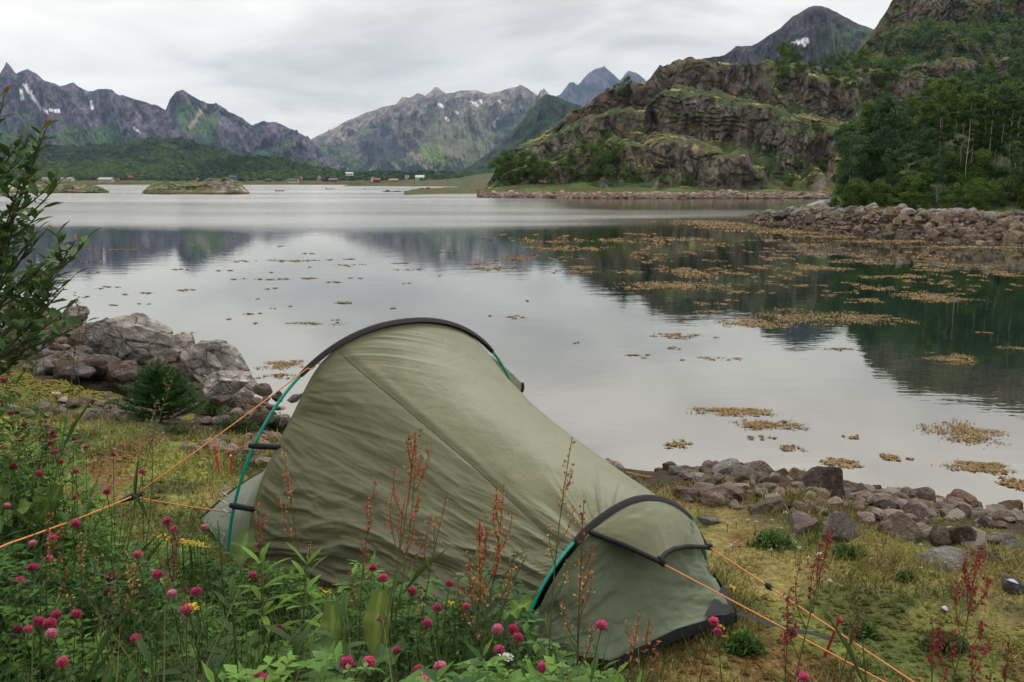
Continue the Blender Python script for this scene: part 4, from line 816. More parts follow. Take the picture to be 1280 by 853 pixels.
# ------------------------------------------------------------------ tent
G = 1.0
def hoop(P0, th, W, H, n, lean, m=73):
    ph = np.linspace(0, PI, m); c, s = np.cos(ph), np.sin(ph); a = -np.sign(c) * np.abs(c) ** (2 / n); b = np.abs(s) ** (2 / n)
    d = np.array([math.cos(th), math.sin(th), 0]); ax = np.array([math.sin(th), -math.cos(th), 0])
    # resample evenly along its length
    P = P0 + d * ((a + 1) / 2 * W)[:, None] + (np.array([0, 0, 1]) + ax * lean) * (b * H)[:, None]
    L = np.concatenate([[0], np.cumsum(np.linalg.norm(np.diff(P, axis=0), axis=1))]); u = np.linspace(0, L[-1], m)
    return np.stack([np.interp(u, L, P[:, i]) for i in range(3)], -1)
def resample(P, m):
    L = np.concatenate([[0], np.cumsum(np.linalg.norm(np.diff(P, axis=0), axis=1))]); u = np.linspace(0, L[-1], m); return np.stack([np.interp(u, L, P[:, i]) for i in range(3)], -1)
THA, THB = math.radians(38.5), math.radians(36)
HA = hoop(on_z(284, 718, G), THA, 1.56, 1.003, 2.18, 0.167, 121)
HB = hoop(on_z(650, 815, G), THB, 0.94, 0.463, 1.83, 0.111, 121)
def fabric_material(name, c, tr=0.05):
    m = bpy.data.materials.new(name); m.use_nodes = True; nt = m.node_tree; N = nt.nodes.new; L = nt.links.new; b = nt.nodes['Principled BSDF']
    geo = N('ShaderNodeNewGeometry'); tc = N('ShaderNodeTexCoord')
    def noise(s, d, r, sc=(1, 1, 1)):
        mp = N('ShaderNodeMapping'); mp.inputs['Scale'].default_value = sc; mp.inputs['Rotation'].default_value = (0, 0, math.radians(38)); L(geo.outputs['Position'], mp.inputs[0])
        n = N('ShaderNodeTexNoise'); n.inputs['Scale'].default_value = s; n.inputs['Detail'].default_value = d; n.inputs['Roughness'].default_value = r; n.inputs['Distortion'].default_value = .6; L(mp.outputs[0], n.inputs['Vector']); return n.outputs[0]
    mr = N('ShaderNodeMapRange'); mr.inputs[1].default_value = .3; mr.inputs[2].default_value = .7; mr.inputs[3].default_value = .9; mr.inputs[4].default_value = 1.1; L(noise(5, 5, .6), mr.inputs[0])
    vm = N('ShaderNodeVectorMath'); vm.operation = 'SCALE'; vm.inputs[0].default_value = c; L(mr.outputs[0], vm.inputs[3]); L(vm.outputs[0], b.inputs['Base Color'])
    b.inputs['Roughness'].default_value = .5; b.inputs['Specular IOR Level'].default_value = .3; b.inputs['Sheen Weight'].default_value = .15
    b1 = N('ShaderNodeBump'); b1.inputs['Strength'].default_value = .35; b1.inputs['Distance'].default_value = .012; L(noise(14, 6, .62, (1, 1, 1.6)), b1.inputs['Height'])
    b2 = N('ShaderNodeBump'); b2.inputs['Strength'].default_value = .25; b2.inputs['Distance'].default_value = .003; L(noise(90, 4, .6), b2.inputs['Height']); 
    mp = N('ShaderNodeMapping'); mp.inputs['Rotation'].default_value = (0, 0, math.radians(50)); L(geo.outputs['Position'], mp.inputs[0]); m3 = N('ShaderNodeMapping'); m3.inputs['Scale'].default_value = (.22, 1.0, 1.25); L(mp.outputs[0], m3.inputs[0])
    n3 = N('ShaderNodeTexNoise'); n3.noise_type = 'RIDGED_MULTIFRACTAL'; n3.inputs['Scale'].default_value = 7.5; n3.inputs['Detail'].default_value = 4; n3.inputs['Distortion'].default_value = .5; L(m3.outputs[0], n3.inputs['Vector'])
    sp = N('ShaderNodeSeparateXYZ'); L(geo.outputs['Position'], sp.inputs[0]); mz = N('ShaderNodeMapRange'); mz.inputs[1].default_value = 1.3; mz.inputs[2].default_value = 1.85; mz.inputs[3].default_value = .55; mz.inputs[4].default_value = .06; L(sp.outputs[2], mz.inputs[0])
    b3 = N('ShaderNodeBump'); b3.inputs['Distance'].default_value = .016; L(mz.outputs[0], b3.inputs['Strength']); L(n3.outputs[0], b3.inputs['Height']); L(b1.outputs[0], b3.inputs['Normal']); L(b3.outputs[0], b2.inputs['Normal']); L(b2.outputs[0], b.inputs['Normal'])
    t = N('ShaderNodeBsdfTranslucent'); t.inputs[0].default_value = (*c, 1); mx = N('ShaderNodeMixShader'); mx.inputs[0].default_value = tr
    L(b.outputs[0], mx.inputs[1]); L(t.outputs[0], mx.inputs[2]); L(mx.outputs[0], nt.nodes['Material Output'].inputs[0]); return m
M_FAB = fabric_material('tent_fabric', (0.148, 0.152, 0.086)); M_FAB_SHADED = fabric_material('tent_fabric_shaded', (0.092, 0.118, 0.066)); M_BLK = plain('black_webbing', (0.012, 0.013, 0.016), .7, .3, .4, 200)  # second fabric is the fly's cloth with the end panels' shade painted in
M_POLE = plain('teal_aluminium', (0.0, 0.30, 0.22), .3, .6); M_ORG = plain('orange_cord', (0.62, 0.24, 0.09), .7, .3, .5, 300); M_RED = plain('red_peg', (0.55, 0.04, 0.03), .4, .5); M_DRED = plain('dark_red_peg', (0.22, 0.015, 0.02), .4, .5); M_WHT = plain('grey_cord', (0.5, 0.5, 0.48), .7, .3)
def build_tent():
    root = empty('tent', (float(HA[60][0]), float(HA[60][1]), G)); tag(root, 'olive green one person tunnel tent with black trim pitched on the turf by the water', 'tent')
    inv = -np.array(root.location)
    def P(name, mb, mat, smooth=True, parent=None): return part(name, mb.mesh(name, smooth), mat, parent or root)
    def loc(v): return np.asarray(v, float) + inv
    m = 121; ph = np.linspace(0, 1, m); cA = (HA[0] + HA[-1]) / 2; cB = (HB[0] + HB[-1]) / 2
    ax = np.array([math.sin(THA), -math.cos(THA), 0])
    low = sm(0.36, 0.1, ph)[:, None] + sm(0.64, 0.9, ph)[:, None]
    wA = HA[-1] - HA[0]; wA /= np.linalg.norm(wA)
    inset = (sm(0.40, 0.24, ph) * (0.055 + 0.03 * sm(.1, .24, ph)) - sm(0.60, 0.78, ph) * 0.05)[:, None] * wA
    A = HA + inset + ax * (0.05 * low) - np.array([0, 0, 0.012]); A[:, 2] = np.maximum(A[:, 2], G + .01)
    B = HB - np.array([0, 0, 0.008])
    # ---- main fly between the two hoops
    ns = 300; s = np.linspace(0, 1, ns)[:, None, None]; S = np.linspace(0, 1, ns)[:, None].repeat(m, 1); PHI = ph[None].repeat(ns, 0)
    m2 = 481; ph2 = np.linspace(0, 1, m2); A2 = resample(A, m2); B2 = resample(B, m2); S = np.linspace(0, 1, ns)[:, None].repeat(m2, 1); PHI = ph2[None].repeat(ns, 0)
    V = A2[None] * (1 - s) + B2[None] * s
    cen = (cA * (1 - s) + cB * s); ridge = np.exp(-((PHI - .5) / .25) ** 2)
    bow = 4 * S * (1 - S)
    side = np.sin(PI * np.clip(PHI, 0, 1))
    inward = cen + np.array([0, 0, 0.1]) - V; V = V + inward * (0.07 * bow * side + .045 * bow * np.exp(-((PHI - .22) / .13) ** 2) + 0.02 * bow * ridge)[..., None]
    V[..., 2] -= 0.012 * bow * ridge
    n = np.cross(np.gradient(V, axis=1), np.gradient(V, axis=0)); n /= np.linalg.norm(n, axis=2)[..., None] + 1e-9
    out = V - (cen + np.array([0, 0, .1])); n = np.where(((n * out).sum(-1) < 0)[..., None], -n, n)
    # creases run along the tent, gathered towards the tension points on the hoops
    L = 2.0
    def crease(amp, fq, fs, seed, warp=.035):
        w = PHI + warp * fbm(S * 2.2, PHI * 5, o=3, seed=seed) + 0.06 * (S - .5) * 0
        r_ = ridged(S * fs, w * fq, o=3, g=.45, seed=seed + 1); return amp * (r_ - .25)
    lowp = sm(0.36, 0.10, PHI) + .55 * sm(0.66, 0.9, PHI); mid = sm(.42, .30, PHI)
    fanA = np.exp(-S * 5.0); fanB = np.exp(-(1 - S) * 6.0)
    q = .24 + (PHI - .24) / (0.18 + 1.3 * S)                                # fan from the strap on the tall hoop
    fan = ridged(q * 9, S * 1.2, o=3, seed=903) - .3
    disp = crease(.022, 22, 2.2, 901) * (lowp + .25 * mid) + crease(.012, 44, 4.5, 905) * (lowp * .9 + .2 * mid) + .02 * fan * np.exp(-((PHI - .27) / .16) ** 2) * np.exp(-S * 3.2) + .0035 * fbm(S * 6, PHI * 8, o=3, seed=907)
    belly = -.012 * sm(.5, .15, PHI) * bow * (1 + .8 * fbm(S * 1.5, PHI * 4, o=2, seed=908))
    q2 = .30 + (PHI - .30) / (0.15 + 1.2 * (1 - S)); disp += .015 * (ridged(q2 * 8, (1 - S) * 1.4, o=2, seed=911) - .3) * np.exp(-((PHI - .3) / .16) ** 2) * np.exp(-(1 - S) * 3.5)
    # the sewn seam that runs from the tall hoop down to the small one
    sp = .375 - .10 * S + .035 * np.sin(PI * S); seam = np.exp(-((PHI - sp) / .006) ** 2)
    disp = disp * sm(0, .03, S) * sm(1, .97, S) * sm(0, .02, PHI) + belly * sm(0, .1, S) - .004 * seam + .003 * np.exp(-((PHI - sp - .012) / .008) ** 2)
    V = V + n * disp[..., None]
    edge = sm(.02, 0, PHI) + sm(.98, 1, PHI); V[..., 2] += edge * .02
    b = MB(); b.grid(loc(V)); fly = P('fly_sheet', b, M_FAB)
    b = MB(); k0 = np.argmin(np.abs(PHI - sp), axis=1); b.tube(loc(V[np.arange(4, ns - 4), k0[4:-4]] + n[np.arange(4, ns - 4), k0[4:-4]] * .001), .0026, k=5); P('seam', b, M_FAB_SHADED, True, fly)
    # ---- black pole sleeves
    def sleeve(H, a, c, r, off):
        b = MB(); q = H[a:c]; t = np.linspace(0, 1, len(q)); b.tube(loc(q + off), r * (0.75 + .25 * np.sin(PI * t) ** .3), k=10); return b
    P('pole_sleeve', sleeve(HA, 38, 84, .0135, np.array([0, 0, .0])), M_BLK); P('pole_sleeve', sleeve(HB, 36, 92, .012, np.array([0, 0, .0])), M_BLK)
    # flat webbing that joins sleeve and fly
    for H, E, a, c, w in ((HA, A, 38, 84, .018), (HB, B, 36, 92, .018)):
        q = H[a:c]; dn = ax * w; b = MB(); b.grid(loc(np.stack([q + [0, 0, .014], q + dn * .5 + [0, 0, .010], q + dn + [0, 0, -.004]]))); P('sleeve_trim', b, M_BLK)
    # ---- poles
    for H in (HA, HB):
        b = MB(); b.tube(loc(np.concatenate([H[:1] - [0, 0, .05], H, H[-1:] - [0, 0, .05]])), .0065, k=8); P('pole', b, M_POLE)
    # ---- clips that tie the fly to the tall pole
    for i in (13, 24, 97, 108):
        b = MB(); a_, c_ = HA[i], A[i]; d = c_ - a_; b.tube(loc([a_ - d * .25, a_, c_, c_ + d * .4]), [.010, .013, .012, .006], k=6); P('clip', b, M_BLK)
    # ---- sloping head end behind the tall hoop
    hx = -ax; TLp = on_z(251, 648, G + .03); m3 = 121
    low_ = np.array([TLp + wA * w * .95 + np.array([0, 0, .14 * math.sin(PI * w)]) + hx * .10 * math.sin(PI * w) for w in np.linspace(0, 1, m3)])
    t = np.linspace(0, 1, 60)[:, None, None]; E = A[None] * (1 - t) + low_[None] * t; E = E + (np.array([0, 0, -.10]) + hx * -.03) * (np.sin(PI * t) * np.sin(PI * ph)[None, :, None])
    E = E + (0.008 * (ridged(ph[None] * 14 + 0 * t[..., 0], t[..., 0] * 2 + 0 * ph[None], o=3, seed=921) - .3) * np.sin(PI * t[..., 0]))[..., None] * np.array([-.6, .4, .5])
    b = MB(); b.grid(loc(E)); P('head_end', b, M_FAB_SHADED)
    b = MB(); b.tube(loc(low_), .008, k=6); P('hem', b, M_BLK)
    # ---- foot end: a sloping panel from the small hoop to its pegged corner
    BL, C1, BR = HB[0] + np.array([.0, -.03, .02]), on_z(920, 770, G + .035), HB[-1] + np.array([.02, 0, .03]); D = on_z(762, 832, G + .01)
    base = resample(np.array([BL, BL * .5 + D * .5 + np.array([0, -.01, .01]), D, D * .5 + C1 * .5 + np.array([0, .0, .025]), C1, C1 * .5 + BR * .5 + np.array([-.015, 0, .03]), BR]), m)
    top = cB + np.array([0, 0, .02]) + (B - cB) * .955; ax2 = np.array([math.sin(THB), -math.cos(THB), 0]); top = top + ax2 * .02
    t = np.linspace(0, 1, 110)[:, None, None]; tt = t[..., 0]; E = top[None] * (1 - t) + base[None] * t
    PH = ph[None] + 0 * tt; sag = np.sin(PI * tt) * np.sin(PI * PH); E = E - (ax2 * .05 - np.array([0, 0, -.03])) * sag[..., None]
    folds = .012 * (ridged(PH * 7, tt * 1.2, o=3, seed=931) - .3) * sm(1, .2, tt) + .006 * (ridged(PH * 18, tt * 3, o=3, seed=933) - .3) + .008 * fbm(PH * 8, tt * 7, o=4, seed=935)
    nn = np.cross(np.gradient(E, axis=1), np.gradient(E, axis=0)); nn /= np.linalg.norm(nn, axis=2)[..., None] + 1e-9; nn = np.where(((nn * ax2).sum(-1) < 0)[..., None], -nn, nn)
    E = E + nn * (folds * sm(0, .06, tt) * sm(1, .94, tt))[..., None]
    b = MB(); b.grid(loc(E)); P('foot_end', b, M_FAB_SHADED)
    b = MB(); q = base[2:-2]; w = np.stack([q + ax2 * .004 + [0, 0, .018], q + ax2 * .008 + [0, 0, .002], q + ax2 * .009 - [0, 0, .022]]); b.grid(loc(w)); P('hem', b, M_BLK)
    # black reinforced corner
    k = int(np.argmin(np.linalg.norm(base - C1, axis=1))); e1, e2 = E[-1, k - 16], E[-1, min(k + 14, m - 1)]; e3 = E[70, k]
    nrm = nn[-8, k]; b = MB(); Q = np.array([[C1 * (1 - a) * (1) + (e1 * (1 - c) + e2 * c) * a for c in np.linspace(0, 1, 8)] for a in np.linspace(0, 1, 6)]); Q = Q + np.array([0, 0, .03]) * np.linspace(0, 1, 6)[:, None, None] + nrm * .008
    b.grid(loc(Q)); P('corner_patch', b, M_BLK)
    # ---- vent hood over the foot end
    i0, i1 = 41, 100
    tip = at_y(826, 703, 2.90); mid_ = at_y(842, 686, 2.99); rgt = at_y(884, 684, 3.25); lft = HB[i0] + ax2 * .015
    arc = HB[i0:i1] - np.array([0, 0, .004]) + ax2 * .01; edge = resample(np.array([lft, lft * .5 + tip * .5 + np.array([0, 0, .006]), tip]), 40)
    cur = [tip, at_y(830, 693, 2.93), mid_, at_y(858, 683, 3.10), rgt]; edge = np.concatenate([edge, resample(np.array(cur), 20)[1:]])
    edge = resample(edge, len(arc)); t = np.linspace(0, 1, 24)[:, None, None]; Hd = arc[None] * (1 - t) + edge[None] * t
    Hd[..., 2] += .022 * np.sin(PI * t[..., 0]) * np.sin(PI * np.linspace(0, 1, len(arc)))[None] + .003 * fbm(np.linspace(0, 6, len(arc))[None] + 0 * t[..., 0], t[..., 0] * 4, o=3, seed=941)
    b = MB(); b.grid(loc(Hd)); hood = P('vent_hood', b, M_FAB)
    b = MB(); b.tube(loc(edge), .009, k=6); P('hood_trim', b, M_BLK, True, hood)
    b = MB(); b.tube(loc([HB[i1 - 1], HB[i1 - 1] * .5 + rgt * .5, rgt]), .009, k=6); P('hood_trim', b, M_BLK, True, hood)
    b = MB(); b.tube(loc([rgt + [-.01, 0, .004], rgt + [.018, 0, 0]]), .013, k=6); P('buckle', b, M_BLK)
    b = MB(); b.tube(loc([tip + [-.012, .01, .01], tip + [.014, -.008, -.006]]), .012, k=6); P('buckle', b, M_BLK)
    # ---- little vent flap sticking out on the water side of the tall hoop
    f0 = at_y(606, 440, float(HA[84][1]) + .05); f1 = at_y(653, 480, float(HA[88][1]) + .15); f2 = at_y(652, 490, float(HA[88][1]) + .12); f3 = at_y(600, 500, float(HA[84][1]) - .05)
    g = np.array([[f0 * (1 - a) * (1 - c) + f1 * a * (1 - c) + f2 * a * c + f3 * (1 - a) * c + np.array([0, 0, .01 * math.sin(PI * a)]) for a in np.linspace(0, 1, 10)] for c in np.linspace(0, 1, 8)]); b = MB(); b.grid(loc(g)); P('side_flap', b, M_FAB)
    b = MB(); b.tube(loc([f1 + [0, 0, .004], (f1 + f2) / 2 + [.006, 0, 0], f2]), .008, k=6); P('hem', b, M_BLK)
    # ---- guy lines
    def cord(pts, name='guy_line', r=.0027, mat=M_ORG, sag=.0):
        pts = [np.array(p, float) for p in pts]; q = []
        for a, c in zip(pts[:-1], pts[1:]): q += [a * (1 - u) + c * u - np.array([0, 0, sag * 4 * u * (1 - u)]) for u in np.linspace(0, 1, 14)[:-1]]
        q.append(pts[-1]); b = MB(); b.tube(loc(q), r, k=6); P(name, b, mat)
    J = at_y(165, 621, 3.05); TL2 = HA[40] + np.array([.0, -.02, .0]); EL = at_y(10, 680, 2.1)
    cord([TL2 + [.035, -.012, .012], TL2, J], sag=.006); cord([J, HA[12] + np.array([-.008, -.012, 0])], sag=.003); cord([J, EL, EL + (EL - J) * .6], sag=.004)
    b = MB(); b.tube(loc([J + [-.03, -.03, -.006], J, J + [.03, .02, .004]]), [.007, .014, .008], k=6); P('slider', b, M_BLK)
    r1 = rgt + np.array([.01, -.01, 0]); e = on_z(1150, 858, G + .12); cord([r1, e, e + (e - r1) * .25]); r2 = tip + np.array([.01, -.01, -.004]); e = on_z(1112, 856, G + .10); cord([r2, e, e + (e - r2) * .25])
    u = .335; q = r1 * (1 - u) + on_z(1150, 858, G + .12) * u; b = MB(); b.tube(loc([q + [-.01, .01, .006], q, q + [.012, -.01, -.006]]), [.006, .012, .006], k=6); P('slider', b, M_BLK)
    u = .60; q = r2 * (1 - u) + on_z(1112, 856, G + .10) * u; b = MB(); b.tube(loc([q + [-.01, .01, .006], q, q + [.012, -.01, -.006]]), [.006, .012, .006], k=6); P('slider', b, M_BLK)
    k2 = HA[84]; cord([k2 + [-.03, -.02, .03], at_y(622, 448, float(k2[1]) + .05), at_y(642, 480, float(k2[1]) + .3), at_y(700, 560, 5.6)], r=.003)
    cord([at_y(783, 590, 4.6), at_y(800, 594, 5.0), at_y(862, 607, 5.6)], r=.003)
    pegp = on_z(270, 570, G + .1); cord([pegp, at_y(343, 545, float(A[20][1]) + .15)], r=.0025)
    # bunched grey cord at the pole foot
    z0 = HA[13]; q = [z0 + np.array([-.03 + .02 * math.sin(k * 2.1), -.03, .10 - k * .012]) for k in range(12)]; b = MB(); b.tube(loc(q), .004, k=5); P('cord_bundle', b, M_WHT)
    z0 = at_y(272, 655, 3.7); q = [z0 + np.array([.016 * k / 3 + .018 * math.sin(k * 2.3), -.0, .0 - k * .016]) for k in range(14)]; b = MB(); b.tube(loc(q), .003, k=5); P('cord_bundle', b, M_WHT)
    # webbing strap from the corner to its peg
    pk = on_z(1040, 798, G + .04); q = np.array([C1 + [0, 0, .01], C1 * .55 + pk * .45 + [0, 0, .0], pk]); q = resample(q, 12); sd = np.array([.006, .011, 0]); b = MB(); b.grid(loc(np.stack([q - sd, q + [0, 0, .003], q + sd]))); P('peg_strap', b, M_BLK)
    return dict(pk=pk, pegp=pegp, EL=EL)
TENT = build_tent()
def peg(p, lean, L, mat, label):
    b = MB(); t = np.array(lean, float); t /= np.linalg.norm(t); p = np.array(p, float)
    e = empty('tent_peg', p); tag(e, label, 'tent peg', 'tent pegs'); a = np.cross(t, [0, 0, 1.0]); a /= np.linalg.norm(a) + 1e-9
    b.tube([-t * L * .6, t * L * .35], .0065, k=4); part('stake', b.mesh('stake'), mat, e)
    b = MB(); b.tube([t * L * .35 - a * .012, t * L * .38, t * L * .35 + a * .014], [.006, .008, .006], k=5); part('hook', b.mesh('hook'), mat, e)
peg(TENT['pegp'] - np.array([0, 0, .0]), (-.12, .0, 1), .16, M_RED, 'bright red tent peg at the end of the thin orange line behind the tent')
peg(on_z(289, 582, G + .03), (.02, 0, 1), .15, M_RED, 'bright red tent peg hooked by a short black strap behind the tent')
peg(TENT['pk'] + np.array([.0, 0, .0]), (.35, .1, 1), .2, M_DRED, 'dark red tent peg holding the black strap at the foot corner')

# ------------------------------------------------------------------ floating seaweed
WEED = [(997,396,105,20),(1085,398,74,15),(936,403,85,12),(956,408,60,7),(839,357,125,13),(864,342,58,14),(915,342,46,6),(1014,334,62,11),(952,334,50,7),(1075,327,70,6),(880,380,40,5),(912,375,22,4),(922,365,40,5),(952,364,16,4),(885,391,44,4),(1087,375,50,7),(1102,361,62,5),(1112,346,66,6),(1165,371,86,14),(1194,331,43,6),(1163,337,48,6),(1250,342,56,8),(1215,350,20,3),(1190,448,65,13),(1264,435,40,5),(1237,416,24,4),(1050,436,40,5),(852,420,66,7),(800,444,32,5),(840,435,24,4),(893,448,44,4),(852,450,16,3),(1005,306,50,5),(971,323,38,4),(1022,318,50,4),(967,311,16,3),(891,307,32,4),(928,313,12,3),(819,300,50,6),(862,299,58,5),(809,293,32,4),(801,318,30,3),(809,312,22,3),(819,325,12,3),(860,337,56,5),(833,333,20,3),(786,338,16,4),(905,332,20,3),(980,347,28,4),(964,352,24,3),(995,357,32,3),
 (660,300,32,4),(695,302,45,4),(714,311,90,6),(771,301,44,6),(818,306,32,4),(802,322,28,3),(702,325,22,3),(724,340,42,6),(724,334,50,5),(638,324,50,5),(644,335,28,4),(605,336,44,6),(779,340,36,5),(660,376,12,2),(644,396,30,4),(613,395,12,2),(714,428,16,3),
 (391,404,70,6),(318,392,28,5),(285,399,26,3),(428,379,40,6),(496,385,28,3),(358,383,19,3),(320,373,16,3),(320,404,19,3),(229,416,23,3),(152,382,30,3),(175,380,19,3),(238,362,35,4),(189,366,33,4),(152,368,19,3),(137,359,33,4),(109,371,19,3),(344,361,28,3),(339,349,47,5),(297,349,23,4),(386,348,42,5),(419,353,28,5),(442,348,21,4),(283,338,28,3),(212,337,33,3),(362,326,80,4),(428,324,47,3),(395,317,28,3),(428,331,28,3),(306,327,23,3),(348,308,20,2),(498,329,42,4),(512,337,47,3),(606,330,42,4),(641,323,42,6),(550,345,8,2),(569,315,38,4),(520,301,20,2),(151,312,70,5),(109,327,28,4),(119,341,19,3),(240,307,28,3),(292,298,28,3),(353,456,60,14),(352,470,44,8),
 (962,531,78,14),(846,555,35,10),(1210,541,86,27),(1053,579,43,12),(999,591,35,8),(987,560,31,8),(948,547,27,5),(1229,584,66,16),(1112,571,24,12),(1050,604,35,10),(1069,547,20,8),(1006,609,16,5),(1100,621,12,8),(1272,606,30,20),(1175,621,14,5),(1143,574,15,4),(915,514,90,12),(938,515,44,9),(1075,610,26,8),(880,590,20,6)]
def weed_patch(px, py, w, h, seed, label, group, dens=1.0):
    r = np.random.default_rng(seed); h = h * (.62 if px < 570 and py < 440 else 1); c = on_z(px, py, 0.006); m = c[1] / F; a = w * m / 2; y0, y1 = on_z(px, py + h / 2, 0)[1], on_z(px, py - h / 2, 0)[1]; d = (y1 - y0) / 2
    n = int(np.clip(w * h * 1.5 * dens, 24, 2200)); near = c[1] < 14
    k = max(2, n // 28); cx, cy = r.normal(0, .5, k), r.normal(0, .42, k); j = r.integers(0, k, n); x = cx[j] + r.normal(0, .22, n) * r.random(n); y = cy[j] + r.normal(0, .2, n) * r.random(n)
    s = np.clip(0.8 * m, .009, .15) * r.uniform(.6, 1.5, n); P = np.stack([x * a, y * d, r.uniform(-.3, .4, n) * s * .4], -1)
    b = MB(); t = r.random(n)[:, None]; col = np.array([.29, .18, .06]) * (1 - t) + np.array([.15, .10, .04]) * t; col = col * r.uniform(.6, 1.3, (n, 1))
    tv = [(-1, -.3, 0), (-.2, -.7, .25), (1, -.2, .1), (.7, .5, .3), (-.3, .8, 0)]; tf = [(0, 1, 4), (1, 3, 4), (1, 2, 3)]
    b.scatter(tv, tf, rotm(r.uniform(-.5, .5, n), r.uniform(-.4, .4, n), r.uniform(0, 6.3, n)) * s[:, None, None], P, col)
    tag(link('seaweed_patch', b.mesh('seaweed_patch'), M_WEED, loc=c), label, 'seaweed', group)
def weeds():
    special = {(997,396,105,20): 'largest ragged raft of orange weed where dark reflection meets bright water', (1085,398,74,15): 'orange weed raft touching the east end of the largest raft', (936,403,85,12): 'long brownish weed strip on the near edge of the largest raft', (839,357,125,13): 'very long ochre weed raft lying on the dark reflection of the crag', (864,342,58,14): 'ragged ochre weed cluster just behind the very long raft', (1165,371,86,14): 'wide ochre weed raft on the dark water in front of the stony point', (1190,448,65,13): 'lone oval weed patch on the dark green reflection close to the near bank', (962,531,78,14): 'speckled weed patch on bright water behind the tent foot', (1210,541,86,27): 'broad weed patch in the shallows off the near bank rocks', (1229,584,66,16): 'scattered thin weed in the shallows nearest the bank at the frame edge', (915,514,90,12): 'thin drift of weed specks beside the speckled patch', (353,456,60,14): 'weed patch in the shallow corner between grey boulder and tent', (391,404,70,6): 'long thin weed streak on bright water just above the tent top', (151,312,70,5): 'weed streak lying on the mountain reflection near the leafy bush', (852,420,66,7): 'thin weed streak just outside the dark crag reflection'}
    for k, (px, py, w, h) in enumerate(WEED):
        if (px, py, w, h) in special: lab, g = special[(px, py, w, h)], 'floating seaweed'
        elif py > 500: lab, g = 'small sparse clump of weed in the shallows off the near bank', 'floating seaweed in the shallows'
        elif px < 560: lab, g = 'small weed streak floating on the pale open water behind the boulders', 'floating seaweed on pale water'
        elif px < 785 : lab, g = 'small weed patch floating near the tip of the crag reflection', 'floating seaweed by the reflection tip'
        else: lab, g = 'small ochre weed patch floating on the dark reflection of the crag', 'floating seaweed on dark water'
        weed_patch(px, py, w, h, 2000 + k, lab, g)
    r = np.random.default_rng(2500); k = 0
    while k < 150:      # the smaller patches between them
        px, py = r.uniform(600, 1280), 292 + 80 * r.random() ** 1.3
        if py > 292 + (px - 600) * .16 + 20 or py < 300 and px > 840: continue
        weed_patch(px, py, r.uniform(10, 34), r.uniform(2, 4.5), 2600 + k, 'small ochre weed patch floating on the dark reflection of the crag', 'floating seaweed on dark water'); k += 1
    for k in range(9): weed_patch(r.uniform(120, 620), r.uniform(300, 400), r.uniform(8, 26), r.uniform(1.5, 3), 2800 + k, 'small weed streak floating on the pale open water behind the boulders', 'floating seaweed on pale water')
    for j, (px, py, w, h) in enumerate([(905, 279, 110, 8), (935, 284, 120, 9), (985, 290, 100, 7), (1030, 296, 90, 3.5), (880, 277, 60, 3), (1110, 302, 120, 3), (1215, 309, 140, 3.5)]):
        weed_patch(px, py, w, h, 2900 + j, 'belt of matted orange weed fringing the foot of the stony point', 'weed belt of the stony point', dens=2.2)
weeds()

# ------------------------------------------------------------------ plants
LAST = [None]
_put = put
def put(*a, **k):
    LAST[0] = _put(*a, **k); return LAST[0]
def KIDS_OF(o): return KIDS.get(o.name, [])
def L_(a): return lin(*a)
STEM = np.array([.07, .10, .03])
def curve(p0, p1, bend, n=9, r=None):
    t = np.linspace(0, 1, n)[:, None]; p0, p1, bend = map(lambda q: np.asarray(q, float), (p0, p1, bend)); return p0 * (1 - t) + p1 * t + bend * (4 * t * (1 - t))
LEAF_V = np.array([(0, 0, 0), (.45, -.30, .06), (.5, 0, 0), (.45, .30, .06), (1, 0, -.05)]); LEAF_F = [(0, 1, 2), (0, 2, 3), (1, 4, 2), (2, 4, 3)]
def leaf_dirs(az, el, roll=0.0): return rotm(roll, -np.asarray(el, float), az)          # leaf along +x turned up by el and round by az
def trefoil(b, P, az, size, col, r):
    n = len(P)
    for k in (-1, 0, 1):
        b.scatter(LEAF_V * [1, .95, 1], LEAF_F, leaf_dirs(az + k * 1.9 + r.normal(0, .15, n), r.uniform(-.35, .35, n)) * np.asarray(size)[:, None, None], P, col * r.uniform(.85, 1.15, (n, 1)))
